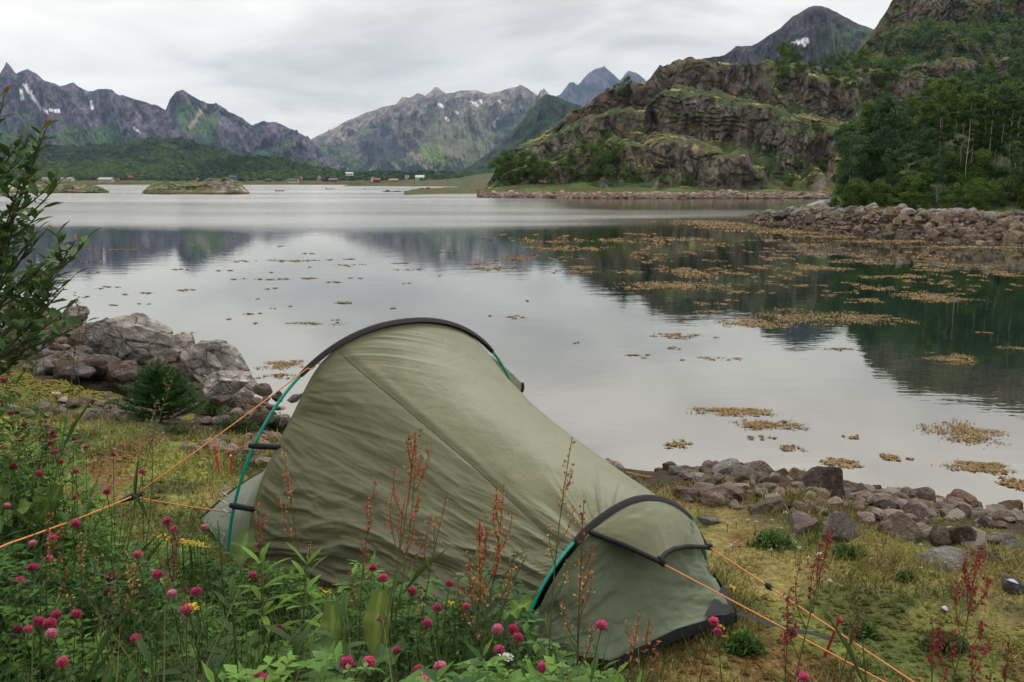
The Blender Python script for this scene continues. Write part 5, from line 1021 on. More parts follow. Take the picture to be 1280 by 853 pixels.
def clover_proto(k, c1, c2):
    r = np.random.default_rng(3000 + k); e = empty('red_clover', (0, 0, -60)); H = .32; tip = np.array([r.normal(0, .03), r.normal(0, .03), H]); q = curve((0, 0, 0), tip, (r.normal(0, .02), r.normal(0, .02), 0))
    b = MB(); b.tube(q, [.0018] * 9, STEM, 4); part('stem', b.mesh('stem', True), M_LEAF, e)
    b = MB(); n = 4; P = q[[3, 5, 7, 8]]; az = r.uniform(0, 6.3, n); P = P + np.stack([np.cos(az), np.sin(az), 0 * az + .3], -1) * .03 * [[1], [1], [.6], [.25]]; trefoil(b, P, az, np.array([.034, .032, .028, .024]), np.array([.045, .085, .025]), r); part('leaves', b.mesh('leaves'), M_LEAF, e)
    n = 130; i = np.arange(n); u = 1 - (i + .5) / n * 1.75; th = i * 2.39996; rr = np.sqrt(np.clip(1 - u * u, 0, 1)); D = np.stack([rr * np.cos(th), rr * np.sin(th), u], -1); b = MB(); R = .0125
    w = np.clip((u + .7) / 1.6, 0, 1)[:, None]; col = np.array(c1) * (1 - w) + np.array(c2) * w; col = col * r.uniform(.75, 1.25, (n, 1))
    D[:, 2] *= r.uniform(.75, 1.15); el = np.arcsin(np.clip(u * .8 + .2, -1, 1)); b.scatter(np.array([(0, -.13, 0), (0, .13, 0), (1, .16, .08), (1.05, 0, -.1), (1, -.16, .08)]), ([(0, 1, 2, 4)], [(4, 2, 3)]), leaf_dirs(th, el) * (R * r.uniform(.75, 1.15, n))[:, None, None], D * R * .35 + tip + [0, 0, .006], col)
    v = ICO1[0] * R * .62 + tip + [0, 0, .006]; b.add(v, ICO1[1], np.array(c1) * .6); part('flower_head', b.mesh('flower_head'), M_LEAF, e); return e
PINK = [((.34, .025, .08), (.66, .10, .24)), ((.27, .018, .06), (.50, .055, .16)), ((.45, .07, .16), (.72, .25, .38)), ((.08, .018, .022), (.17, .025, .045))]
clov = [clover_proto(k, *PINK[k % 4]) for k in range(8)]
CL = [(12,626),(147,615),(91,623),(110,647),(62,668),(51,674),(210,659),(247,658),(230,647),(165,683),(218,707),(69,691),(26,702),(34,723),(134,733),(145,721),(213,744),(300,723),(225,757),(56,768),(22,773),(33,782),(8,793),(61,790),(93,764),(75,770),(337,784),(157,789),(84,826),(248,728),(19,471),(20,484),(8,469),(6,506),(24,516),(22,512),(46,517),(39,526),(50,532),(60,539),(65,543),(79,546),(69,552),(71,563),(100,558),(131,564),(88,572),(100,584),(26,580),(61,584),(177,585),(13,528),(37,543),
 (480,712),(485,722),(556,733),(510,746),(532,753),(500,774),(523,788),(581,758),(488,812),(514,813),(534,831),(525,840),(546,831),(546,843),(619,785),(619,805),(638,806),(721,778),(708,822),(680,836),(660,785),(874,782),(904,780),(1000,838),(352,838),(420,845),(300,845)]
def depth_for(px, py):
    if px > 430: return float(np.interp(py, [705, 780, 848], [2.30, 1.95, 1.62]))
    return float(np.interp(py, [460, 560, 650, 730, 800, 848], [2.95, 2.6, 2.25, 1.92, 1.62, 1.42]))
def clovers():
    r = np.random.default_rng(3100)
    spec = {(147,615): 'bright pink clover head right beside the black slider of the orange guy line', (300,723): 'single magenta clover head against the big light green leaf by the tent', (721,778): 'crimson pink clover head standing alone before the tent foot panel', (480,712): 'dark pink clover head tallest in the row in front of the tent', (619,805): 'largest deep pink clover head between pole base and sorrel in front of the tent', (131,564): 'pale pink clover head alone over the yellow turf beside the long grass stem', (874,782): 'small red clover bud below the corner of the tent foot', (904,780): 'small dull red clover bud on the turf beside the foot corner', (1000,838): 'bright pink clover low on the open turf', (8,793): 'large full pink clover head at the frame edge low in the green plants'}
    for i, (px, py) in enumerate(CL):
        y = depth_for(px, py); p = at_y(px, py, y); g = float(gz(p[0], p[1])); h = max(.12, p[2] - g); pr = clov[(3, 0, 1, 4, 5, 2, 6, 0, 1, 5)[r.integers(10)]] if (px, py) not in spec else clov[(0, 1, 4, 5)[i % 4]]
        lab, gr = (spec[(px, py)], 'red clovers') if (px, py) in spec else (('pink clover among the tall weeds beside the yellow turf', 'clovers beside the yellow turf') if py < 600 else ('pink clover growing in the dense green plants beside the tent pole', 'clovers in the dense green plants') if px < 430 else ('pink clover in the row of plants along the front of the tent', 'clovers along the tent front'))
        s = r.uniform(.68, 1.1) * float(np.interp(py, [480, 600, 800], [.58, .66, .78])); h = max(.1, h - .012); z = h / .32; put(pr, (p[0], p[1], g), r.uniform(0, 6.3), s, lab, 'flower', gr); o = LAST[0]
        # keep the head round while the stem takes the height
        for ch in KIDS_OF(o):
            if 'flower_head' in ch.name: ch.location = (0, 0, h / s - .32)
            else: ch.scale = (1, 1, h / s / .32)
clovers()

def spike(b, q, r, col, n=60, size=.0038, spread=.012, droop=0.0):
    L = len(q); t = r.uniform(0, L - 1.001, n); i = t.astype(int); f = (t - i)[:, None]; P = q[i] * (1 - f) + q[i + 1] * f + r.normal(0, spread, (n, 3)) * [1, 1, .7]
    b.scatter([(-1, 0, 0), (0, -.8, .2), (1, 0, 0), (0, .8, -.2)], [(0, 1, 2, 3)], rotm(r.uniform(0, 6.3, n), r.uniform(-1.5, 1.5, n), r.uniform(0, 6.3, n)) * (size * r.uniform(.6, 1.4, n))[:, None, None], P, col * r.uniform(.6, 1.35, (n, 1)))
def sorrel(base, tip, bend, col, label, branches=7, full=1.0, stemcol=(.10, .085, .035), seed=0, frac=.45, spread=.010, blen=.16, group='sorrel stalks'):
    r = np.random.default_rng(3300 + seed); base, tip = np.array(base), np.array(tip); e = empty('sorrel_plant', base); tag(e, label, 'plant', group); q = curve((0, 0, 0), tip - base, bend, 21); H = np.linalg.norm(tip - base)
    b = MB(); b.tube(q, np.linspace(.0026, .0009, 21), stemcol, 5); sb = MB(); spike(sb, q[int(21 * (1 - frac * .5)):], r, np.array(col), int(58 * full), spread=spread * .5)
    for k in range(branches):
        i = int(21 * (1 - frac) + 21 * frac * .85 * k / branches); a = r.uniform(0, 6.3); L = blen * (1 - .6 * k / branches) * r.uniform(.7, 1.2); d = q[min(i + 2, 20)] - q[i]; d /= np.linalg.norm(d) + 1e-9
        ee = q[i] + d * L * .9 + np.array([math.cos(a), math.sin(a), 0]) * L * .3; bq = curve(q[i], ee, (math.cos(a) * L * .1, math.sin(a) * L * .1, 0), 8); b.tube(bq, np.linspace(.0016, .0007, 8), stemcol, 4); spike(sb, bq[2:], r, np.array(col), int(34 * full), spread=spread * .5)
    for k in range(3):
        i = 3 + 3 * k; a = r.uniform(0, 6.3); b.scatter(LEAF_V * [1, .35, 1], LEAF_F, leaf_dirs(np.array([a]), np.array([.6])) * .07, q[i:i + 1], np.array([.06, .09, .025]))
    part('stem', b.mesh('stem'), M_LEAF, e); part('seed_head', sb.mesh('seed_head'), M_LEAF, e); return e
RSR, ORS, OCS = (.36, .12, .065), (.40, .18, .08), (.36, .24, .10); DRS = (.24, .04, .04)
def sorrels():
    data = [  # base px,py,y, tip px,py,y, colour, branches, full, label
        ((415, 850, 1.75), (520, 540, 2.05), RSR, 10, 1.3, 'tallest leaning rust red sorrel in front of the tent side'), ((420, 760, 2.35), (355, 560, 2.45), ORS, 5, .7, 'loose orange sorrel with drooping branches in front of the tent side'), ((330, 730, 2.5), (322, 625, 2.5), RSR, 4, .8, 'short rust sorrel standing by the tent pole'),
        ((550, 830, 1.8), (630, 605, 2.1), ORS, 8, 1.1, 'upright orange sorrel in front of the middle of the tent'), ((575, 800, 1.95), (600, 650, 2.0), RSR, 8, 1.2, 'dense rusty sorrel clump beside the upright orange one'), ((690, 860, 1.7), (715, 548, 1.95), OCS, 5, .8, 'tall ochre sorrel standing in front of the small hoop'), ((725, 800, 2.1), (730, 625, 2.1), (.28, .05, .04), 2, .6, 'thin deep red sorrel spike in front of the vent hood'),
        ((728, 830, 1.9), (728, 690, 1.9), ORS, 4, .8, 'short orange sorrel in front of the tent foot panel'), ((745, 840, 1.85), (800, 762, 1.9), ORS, 3, .6, 'small leaning orange sorrel low before the foot panel'), ((805, 850, 1.9), (812, 775, 1.9), RSR, 2, .5, 'tiny rust sorrel spike under the guy line'),
        ((965, 870, 1.75), (1040, 660, 1.95), DRS, 5, 1.2, 'dark red sorrel leaning over the open turf beside the guy lines'), ((975, 860, 1.75), (985, 745, 1.85), DRS, 3, 1.0, 'short dark red sorrel crossing the lower guy line'), ((1135, 870, 1.75), (1222, 690, 1.95), DRS, 9, 1.5, 'biggest crimson sorrel at the edge of the bank rocks'), ((1140, 875, 1.72), (1165, 770, 1.8), DRS, 4, .9, 'crimson sorrel spike beside the biggest crimson one'), ((1180, 875, 1.7), (1235, 808, 1.75), DRS, 4, .9, 'low crimson sorrel spreading sideways at the frame corner'), ((1040, 870, 1.7), (1078, 760, 1.8), (.12, .09, .04), 4, .8, 'brown withered sorrel between the guy lines'),
        ((1250, 875, 1.75), (1262, 800, 1.75), (.16, .03, .03), 3, .6, 'faded red sorrel at the lower frame corner'), ((90, 800, 1.9), (100, 660, 1.95), OCS, 3, .6, 'straw coloured sorrel in the dense plants at the pole side'), ((68, 760, 1.9), (62, 640, 1.9), RSR, 3, .7, 'rust sorrel deep in the dense plants by the orange line end'), ((160, 760, 2.0), (158, 690, 2.0), OCS, 4, .8, 'ochre seed stalk low in the dense plants'), ((230, 740, 2.1), (215, 670, 2.1), (.25, .12, .08), 6, 1.0, 'dusty pink seed cluster in the plants below the guy line'),
        ((455, 790, 2.0), (470, 600, 2.2), RSR, 5, .7, 'slim rusty sorrel beside the tallest leaning one'), ((505, 800, 1.95), (560, 615, 2.1), ORS, 3, .35, 'sparse pale sorrel stalk arching before the tent middle'), ((645, 800, 1.95), (585, 690, 1.9), ORS, 3, .5, 'short orange sorrel leaning toward the clump')]
    for k, (b0, t0, c, br, fu, lab) in enumerate(data):
        B0, T0 = at_y(*b0), at_y(*t0); g = float(gz(B0[0], B0[1])); B0[2] = g - .01 if B0[2] > g - .25 else g - .02
        sorrel(B0, T0, np.array([random.uniform(-.03, .03), random.uniform(-.02, .02), .0]), c, lab, br, fu, seed=k, blen=.17 if fu > 1 else .12)
sorrels()
def seed_stalk(b0, t0, col, label, k):
    B0, T0 = at_y(*b0), at_y(*t0); r = np.random.default_rng(3400 + k); B0[2] = float(gz(B0[0], B0[1])); e = empty('grass_stalk', B0); tag(e, label, 'grass stalk', 'tall grass stalks'); q = curve((0, 0, 0), T0 - B0, (.03 * (-1) ** k, 0, .02), 24); b = MB(); b.tube(q, np.linspace(.003, .001, 24), STEM * 1.1, 5)
    for i in (6, 11): b.scatter(LEAF_V * [1, .10, 1], LEAF_F, leaf_dirs(r.uniform(0, 6.3, 1), np.array([.9])) * .22, q[i:i + 1], np.array([.07, .11, .03]))
    part('stem', b.mesh('stem'), M_LEAF, e); sb = MB()
    for j in range(7):
        i = 17 + j; a = r.uniform(0, 6.3); bq = curve(q[i], q[i] + np.array([math.cos(a) * .025, math.sin(a) * .025, .05]), (0, 0, 0), 5); spike(sb, bq, r, np.array(col), 18, .004, .005)
    part('seed_head', sb.mesh('seed_head'), M_LEAF, e)
for k, a in enumerate([((20, 740, 2.3), (98, 385, 2.9), (.13, .10, .045), 'tall dark grass stalk arching up across the rubble heap'), ((130, 690, 2.5), (216, 475, 3.0), (.16, .13, .05), 'tall grass stalk with bushy head in front of the young spruce'), ((150, 660, 2.7), (190, 520, 3.1), (.15, .13, .05), 'slender green stalk crossing the yellow turf'), ((40, 690, 2.4), (60, 540, 2.8), (.13, .12, .05), 'thin stalk among the clovers beside the yellow turf'), ((445, 780, 2.0), (520, 560, 2.3), (.2, .17, .08), 'pale straw stalk leaning with the tallest sorrel'), ((600, 760, 2.1), (655, 700, 2.1), (.15, .14, .06), 'short bent stalk near the pole of the small hoop'), ((10, 830, 1.6), (150, 740, 1.7), (.12, .12, .05), 'long yellowish stalk lying over the dense plants'), ((245, 560, 5.4), (262, 462, 5.6), (.16, .13, .06), 'thin dry stalk rising beside the young spruce'), ((1085, 840, 2.0), (1062, 730, 2.1), (.13, .10, .045), 'dry brown stalk on the turf between the guy lines')]): seed_stalk(*a, k)

def lance_leaf(b, p, az, el, L, W, col, curl=.35, n=7):
    t = np.linspace(0, 1, n); w = W * np.sin(PI * np.clip(t * .93 + .05, 0, 1)) ** .8; ang = el - curl * t * 1.6; x = np.concatenate([[0], np.cumsum(np.cos(ang[:-1]))]) * L / (n - 1); z = np.concatenate([[0], np.cumsum(np.sin(ang[:-1]))]) * L / (n - 1)
    ca, sa = math.cos(az), math.sin(az); c = np.stack([x * ca, x * sa, z], -1) + p; sd = np.array([-sa, ca, 0]); V = np.stack([c - sd * w[:, None] + [0, 0, .25 * W], c, c + sd * w[:, None] + [0, 0, .25 * W]]); k = np.stack([np.ones(n), np.ones(n) * .8, np.ones(n)])[..., None]; b.grid(V, np.asarray(col) * k)
def leafy_stem(base, tip, n, L, W, col, label, seed, name='leafy_plant', cat='plant', group='green leafy plants'):
    r = np.random.default_rng(3500 + seed); base, tip = np.array(base), np.array(tip); base[2] = float(gz(base[0], base[1])); e = empty(name, base); tag(e, label, cat, group); q = curve((0, 0, 0), tip - base, (r.normal(0, .015), r.normal(0, .015), 0), 16); b = MB(); b.tube(q, np.linspace(.0045, .002, 16), STEM * 1.1, 6); part('stem', b.mesh('stem', True), M_LEAF, e); b = MB()
    for k in range(n):
        t = .12 + .88 * k / n; p = q[min(15, int(t * 15))]; s = (1 - .45 * t); lance_leaf(b, p, k * 2.4 + r.normal(0, .2), r.uniform(.15, .55) + .5 * (t > .85), L * s * r.uniform(.85, 1.15), W * s, np.array(col) * r.uniform(.75, 1.25), r.uniform(.25, .55))
    part('leaves', b.mesh('leaves', True), M_LEAF, e)
LG = (.13, .24, .035)
for k, (b0, t0, n, L, W, c, lab) in enumerate([((325, 850, 1.9), (325, 690, 2.2), 46, .14, .012, LG, 'bright light green plant with long pointed leaves before the tent corner'), ((375, 850, 1.95), (385, 690, 2.25), 40, .13, .012, LG, 'second bright green pointed leaf plant just nearer the sorrels'), ((300, 860, 1.85), (290, 740, 2.0), 20, .13, .015, (.06, .12, .03), 'mid green pointed leaf plant by the magenta clover'), ((410, 860, 1.8), (430, 770, 1.9), 20, .13, .016, (.055, .11, .03), 'mid green leafy plant under the tallest sorrel'), ((250, 850, 1.75), (235, 760, 1.8), 18, .12, .016, (.045, .09, .025), 'dark green leafy plant in the middle of the dense growth'), ((360, 860, 1.6), (365, 790, 1.65), 18, .12, .018, (.05, .10, .028), 'leafy plant with drooping leaves at the bottom edge near the dock'), ((200, 860, 1.6), (190, 800, 1.6), 16, .11, .016, (.04, .085, .025), 'dark leafy plant at the bottom edge of the dense growth'), ((275, 700, 2.6), (272, 650, 2.7), 16, .09, .012, (.05, .1, .03), 'small leafy plant beside the bunched grey cord')]): leafy_stem(at_y(*b0), at_y(*t0), n, L, W, c, lab, k)
def broad_leaf(b, p, az, el, L, W, col, r):
    n, m = 12, 7; t = np.linspace(0, 1, n); w = W * (np.sin(PI * np.clip(t * .97 + .03, 0, 1)) ** .55) * (1 + .06 * np.sin(t * 30)); ang = el - .5 * t; x = np.concatenate([[0], np.cumsum(np.cos(ang[:-1]))]) * L / (n - 1); z = np.concatenate([[0], np.cumsum(np.sin(ang[:-1]))]) * L / (n - 1); ca, sa = math.cos(az), math.sin(az); c = np.stack([x * ca, x * sa, z], -1) + p; sd = np.array([-sa, ca, 0]); u = np.linspace(-1, 1, m)
    V = c[None] + sd[None, None] * (u[:, None] * w[None])[..., None] + np.array([0, 0, 1]) * (np.abs(u)[:, None] * .18 * W + .012 * np.sin(t * 16)[None] * np.abs(u)[:, None])[..., None]; col = np.asarray(col) * (np.where(np.abs(u) < .1, 1.5, 1)[:, None] * (1 + .12 * fbm(t * 9, u[:, None] * 5, o=2, seed=5)))[..., None]; b.grid(V, col)
def dock(px, py, y, leaves, label, seed, tilt):
    r = np.random.default_rng(3600 + seed); p = at_y(px, py, y); g = float(gz(p[0], p[1])); e = empty('dock_plant', (p[0], p[1], g)); tag(e, label, 'plant', 'broad leaved docks'); b = MB()
    for k, (dx, L, W, az, el, c) in enumerate(leaves):
        lb = MB(); h = max(.05, p[2] - g) ; lb.tube(curve((0, 0, 0), (dx, -.02, h), (0, 0, 0), 6), .003, STEM, 5); broad_leaf(lb, np.array([dx, -.02, h]), az, el, L, W, c, r); part('leaf', lb.mesh('leaf', True), M_LEAF, e)
dock(470, 820, 2.05, [(.0, .17, .034, 1.5, 1.25, (.13, .18, .035)), (-.10, .14, .032, 1.8, 1.2, (.10, .15, .03)), (-.05, .13, .03, 3.3, .5, (.06, .11, .028))], 'dock with tall upright yellow green leaves before the middle of the tent', 1, 0)
dock(55, 650, 2.5, [(.0, .12, .036, 1.2, 1.0, (.08, .13, .03)), (.05, .11, .035, .4, .5, (.06, .11, .028)), (-.04, .12, .036, 2.6, .6, (.06, .11, .028))], 'broad leaved plant with a torn pale leaf by the clovers near the orange line', 2, 0)
dock(312, 705, 2.35, [(-.02, .10, .036, 1.4, 1.2, (.10, .16, .05))], 'single rounded pale leaf standing behind the bright green plant', 3, 0)
dock(5, 650, 2.4, [(.0, .12, .05, .3, .6, (.09, .15, .03)), (-.05, .12, .05, 1.4, .9, (.08, .13, .03))], 'broad leaf plant half out of frame beside the clovers', 4, 0)
dock(435, 838, 1.8, [(.0, .13, .04, 4.2, .3, (.05, .10, .028)), (.02, .13, .04, .2, .6, (.05, .10, .028)), (0, .12, .04, 2.4, .5, (.05, .1, .03))], 'dark glossy dock rosette at the bottom edge beside the pink clovers', 5, 0)
dock(615, 770, 2.0, [(.03, .09, .022, .6, .5, (.10, .18, .03))], 'small bright leaf sticking up beside the pole of the small hoop', 6, 0)
def small_flowers():
    r = np.random.default_rng(3700)
    def fl(name, c, size, n, H, seed):
        e = empty(name, (0, 0, -70)); b = MB(); b.tube(curve((0, 0, 0), (0.01, 0, H), (.01, 0, 0), 6), .0013, STEM, 4); part('stem', b.mesh('stem'), M_LEAF, e); b = MB(); q = np.random.default_rng(seed); P = q.normal(0, size * .6, (n, 3)) * [1, 1, .4] + [.01, 0, H]
        b.scatter(LEAF_V * [1, 1.1, 1], LEAF_F, leaf_dirs(q.uniform(0, 6.3, n), q.uniform(-.2, .9, n)) * (size * q.uniform(.6, 1.1, n))[:, None, None], P, np.array(c) * q.uniform(.75, 1.2, (n, 1))); part('petals', b.mesh('petals'), M_LEAF, e); return e
    yl = fl('yellow_vetchling', (.62, .42, .03), .011, 9, .16, 1); wh = fl('white_clover', (.55, .5, .42), .007, 16, .06, 2); ya = fl('white_yarrow', (.62, .6, .58), .008, 70, .2, 3); bl = fl('blue_harebell', (.16, .14, .55), .012, 6, .14, 4)
    for px, py in [(208, 622), (215, 633), (222, 641), (232, 648), (240, 655), (228, 628), (246, 641), (250, 652), (236, 664), (224, 655), (212, 648), (258, 668), (205, 610), (243, 676), (198, 630), (120, 640), (236, 640), (219, 628), (252, 680), (230, 672), (240, 768), (241, 772), (408, 740), (910, 738), (915, 742), (905, 800), (900, 790), (560, 730)]:
        y = 2.75 if px < 300 and py < 700 else (1.8 if px < 300 else 2.2 if px < 600 else 2.9); p = at_y(px, py, y); g = float(gz(p[0], p[1])); o = put(yl, (p[0], p[1], min(p[2] - .16, g + .25)), r.uniform(0, 6.3), 1.0 if py < 700 else 1.1, 'yellow vetchling flower in the green patch between guy line and tent end' if px < 300 and py < 700 else 'yellow flower on the turf beside the tent foot corner' if px > 600 else 'yellow flower low in the dense growth before the tent', 'flower', 'yellow flowers')
    for k in range(62):
        if k < 40: px, py = r.uniform(900, 1200), r.uniform(655, 735)
        else: px, py = r.uniform(110, 330), r.uniform(545, 610)
        p = gp(px, py); put(wh, p - np.array([0, 0, .02]), r.uniform(0, 6.3), r.uniform(.7, 1.3), 'tiny white clover dotted over the turf below the bank rocks' if k < 40 else 'tiny white clover dotted over the yellow turf beside the guy line', 'flower', 'white clovers')
    for px, py, y, lab in ((1020, 703, 3.1, 'flat white yarrow head on the open turf under the rocks'), (1036, 707, 3.05, 'smaller white yarrow head beside the flat one on the turf'), (625, 838, 1.75, 'white yarrow head low between the pink clovers and the tent'), (67, 502, 3.2, 'white yarrow head high among the clovers by the yellow turf')):
        p = at_y(px, py, y); put(ya, (p[0], p[1], p[2] - .2), 0, 1.15 if px != 1036 else .7, lab, 'flower', 'white yarrows')
    for px, py, lab in ((93, 469, 'violet blue harebell over the mossy cushion'), (84, 468, 'paler blue harebell beside the violet one'), (38, 432, 'blue harebell at the foot of the leafy bush'), (48, 440, 'blue harebell nearer the rubble at the foot of the bush')):
        p = at_y(px, py, 3.4); put(bl, (p[0], p[1], p[2] - .14), 1, 1.1, lab, 'flower', 'blue harebells')
small_flowers()
def shell(px, py, s, label, k):
    p = gp(px, py); b = MB(); t = np.linspace(0, 1, 8)[:, None]; u = np.linspace(-1, 1, 9)[None]; V = np.stack([t * s * (1.5 - .2 * u * u), u * s * .55 * np.sin(PI * (t * .85 + .1)), s * .35 * np.sin(PI * t) * (1 - u * u)], -1); V = V * .72; b.grid(V, (.36, .36, .42)); V2 = V * [1, 1, .5] - [0, 0, .003]; b.grid(V2, (.2, .2, .28))
    o = link('mussel_shell', b.mesh('mussel_shell', True), M_PAINT, loc=p + np.array([0, -.02, .05])); o.rotation_euler = (0.4, 0, k); tag(o, label, 'shell', 'shells')
shell(1126, 662, .045, 'white mussel shell lying on the wide rust brown rock', .3); shell(1177, 775, .03, 'pale mussel shell on the dark turf at the rocks', 1.2); shell(1268, 742, .045, 'pale shell at the frame edge on the dark turf', 2.2); shell(978, 652, .03, 'small white shell fragment at the edge of the tan rocks', .8)

# ------------------------------------------------------------------ young spruce, low shrubs and the willow bush
def spruce():
    r = np.random.default_rng(3800); p = at_y(200, 512, 6.3); p[2] = float(gz(p[0], p[1])); e = empty('spruce_sapling', p); tag(e, 'bushy young dark green spruce on the turf in front of the boulders', 'tree'); H = .43; b = MB(); b.tube([(0, 0, -.05), (.01, 0, .2), (.01, 0, H)], [.012, .008, .003], (.09, .06, .04), 6); nb = MB(); tips = []
    def twig(q, dens, c):
        L = np.linalg.norm(np.diff(q, axis=0), axis=1).sum(); n = max(12, int(L * dens * 1.7)); t = r.uniform(0, len(q) - 1.001, n); i = t.astype(int); f = (t - i)[:, None]; P = q[i] * (1 - f) + q[i + 1] * f; d = q[-1] - q[0]; az0 = math.atan2(d[1], d[0])
        nb.scatter([(0, -.07, 0), (0, .07, 0), (1, 0, 0)], [(0, 1, 2)], leaf_dirs(az0 + r.uniform(-1.3, 1.3, n), r.uniform(-.3, 1.2, n)) * (.027 * r.uniform(.7, 1.2, n))[:, None, None], P, np.array(c) * r.uniform(.6, 1.4, (n, 1)))
    for k in range(60):
        h = .02 + (H - .04) * (k / 60) ** .9; a = k * 2.4 + r.normal(0, .2); L = .30 * (1 - h / H) ** .75 * r.uniform(.8, 1.15) + .03; q = curve((.01, 0, h), (math.cos(a) * L, math.sin(a) * L, h + L * .42), (0, 0, -.025), 8); b.tube(q, np.linspace(.004, .0015, 8), (.09, .07, .04), 4); twig(q, 900, (.04, .11, .024))
        for j in range(5):
            i = 2 + j; s = (-1) ** j; aa = a + s * .8; l = L * .42 * (1 - j * .1); tw = curve(q[i], q[i] + np.array([math.cos(aa) * l, math.sin(aa) * l, l * .4]), (0, 0, -.005), 5); twig(tw, 900, (.045, .12, .03)); tips.append(tw[-1])
    for j in range(4):
        a = j * 1.6; q = curve((.01, 0, H - .03), (.01 + math.cos(a) * .05, math.sin(a) * .05, H + .03), (0, 0, 0), 5); twig(q, 1200, (.05, .12, .03))
    q = curve((.01, 0, H - .06), (.01, 0, H + .06), (0, 0, 0), 5); twig(q, 1400, (.05, .12, .03)); part('trunk', b.mesh('trunk'), M_BARK, e); part('needles', nb.mesh('needles'), M_LEAF, e)
spruce()
def low_shrub(px, py, w, h, c, label, seed, y=None, name='low_shrub'):
    r = np.random.default_rng(3900 + seed); p = gp(px, py); m = p[1] / F; a = w * m / 2; H = h * m; e = empty(name, p); tag(e, label, 'shrub', 'low green shrubs'); n = int(min(2600, 260 + w * h * .9)); x = r.normal(0, .42, n) * a; yy = r.normal(0, .4, n) * a * .7; z = H * r.random(n) * np.clip(1 - (x / a) ** 2 * .6, .2, 1); b = MB()
    g = gz(p[0] + x, p[1] + yy, False) - gz(p[0], p[1], False); b.scatter(LEAF_V * [1, .55, 1], LEAF_F, leaf_dirs(r.uniform(0, 6.3, n), r.uniform(.1, 1.4, n)) * (.028 * r.uniform(.6, 1.3, n))[:, None, None], np.stack([x, yy, z + g], -1), np.array(c) * r.uniform(.55, 1.45, (n, 1))); part('leaves', b.mesh('leaves'), M_LEAF, e)
    b = MB()
    for k in range(10): q = r.normal(0, .3, 2) * a; b.tube([(q[0] * .5, q[1] * .5, -.02), (q[0], q[1], H * .7)], .003, (.06, .05, .03), 4)
    part('stems', b.mesh('stems'), M_BARK, e)
for k, a in enumerate([(265, 520, 46, 22, (.05, .11, .025), 'fresh green tufted shrub between the spruce and the light boulder'), (300, 548, 70, 26, (.04, .065, .02), 'dark green mat of crowberry beside the tent pole'), (345, 545, 50, 24, (.04, .065, .02), 'dark green mat right behind the tent pole'), (225, 548, 50, 14, (.05, .075, .02), 'low green mat at the foot of the spruce'), (965, 690, 60, 22, (.08, .15, .035), 'green leafy tuft on the turf below the tan rock'), (1060, 700, 46, 14, (.08, .13, .035), 'green tuft on the dark turf below the pale pinkish rock'), (1130, 735, 34, 16, (.055, .10, .025), 'bright green grass tuft on the dark turf by the crimson sorrel'), (930, 820, 50, 26, (.07, .13, .03), 'green tuft under the guy lines at the bottom edge'), (1080, 800, 40, 18, (.07, .12, .03), 'green tuft beside the dark red peg'), (20, 455, 60, 40, (.06, .10, .025), 'light green scrub under the leafy bush'), (890, 640, 16, 9, (.09, .14, .03), 'tiny bright tuft on the pinkish brown slab'), (1180, 815, 60, 20, (.06, .09, .026), 'dark green mat under the crimson sorrels')]): low_shrub(*a, k)
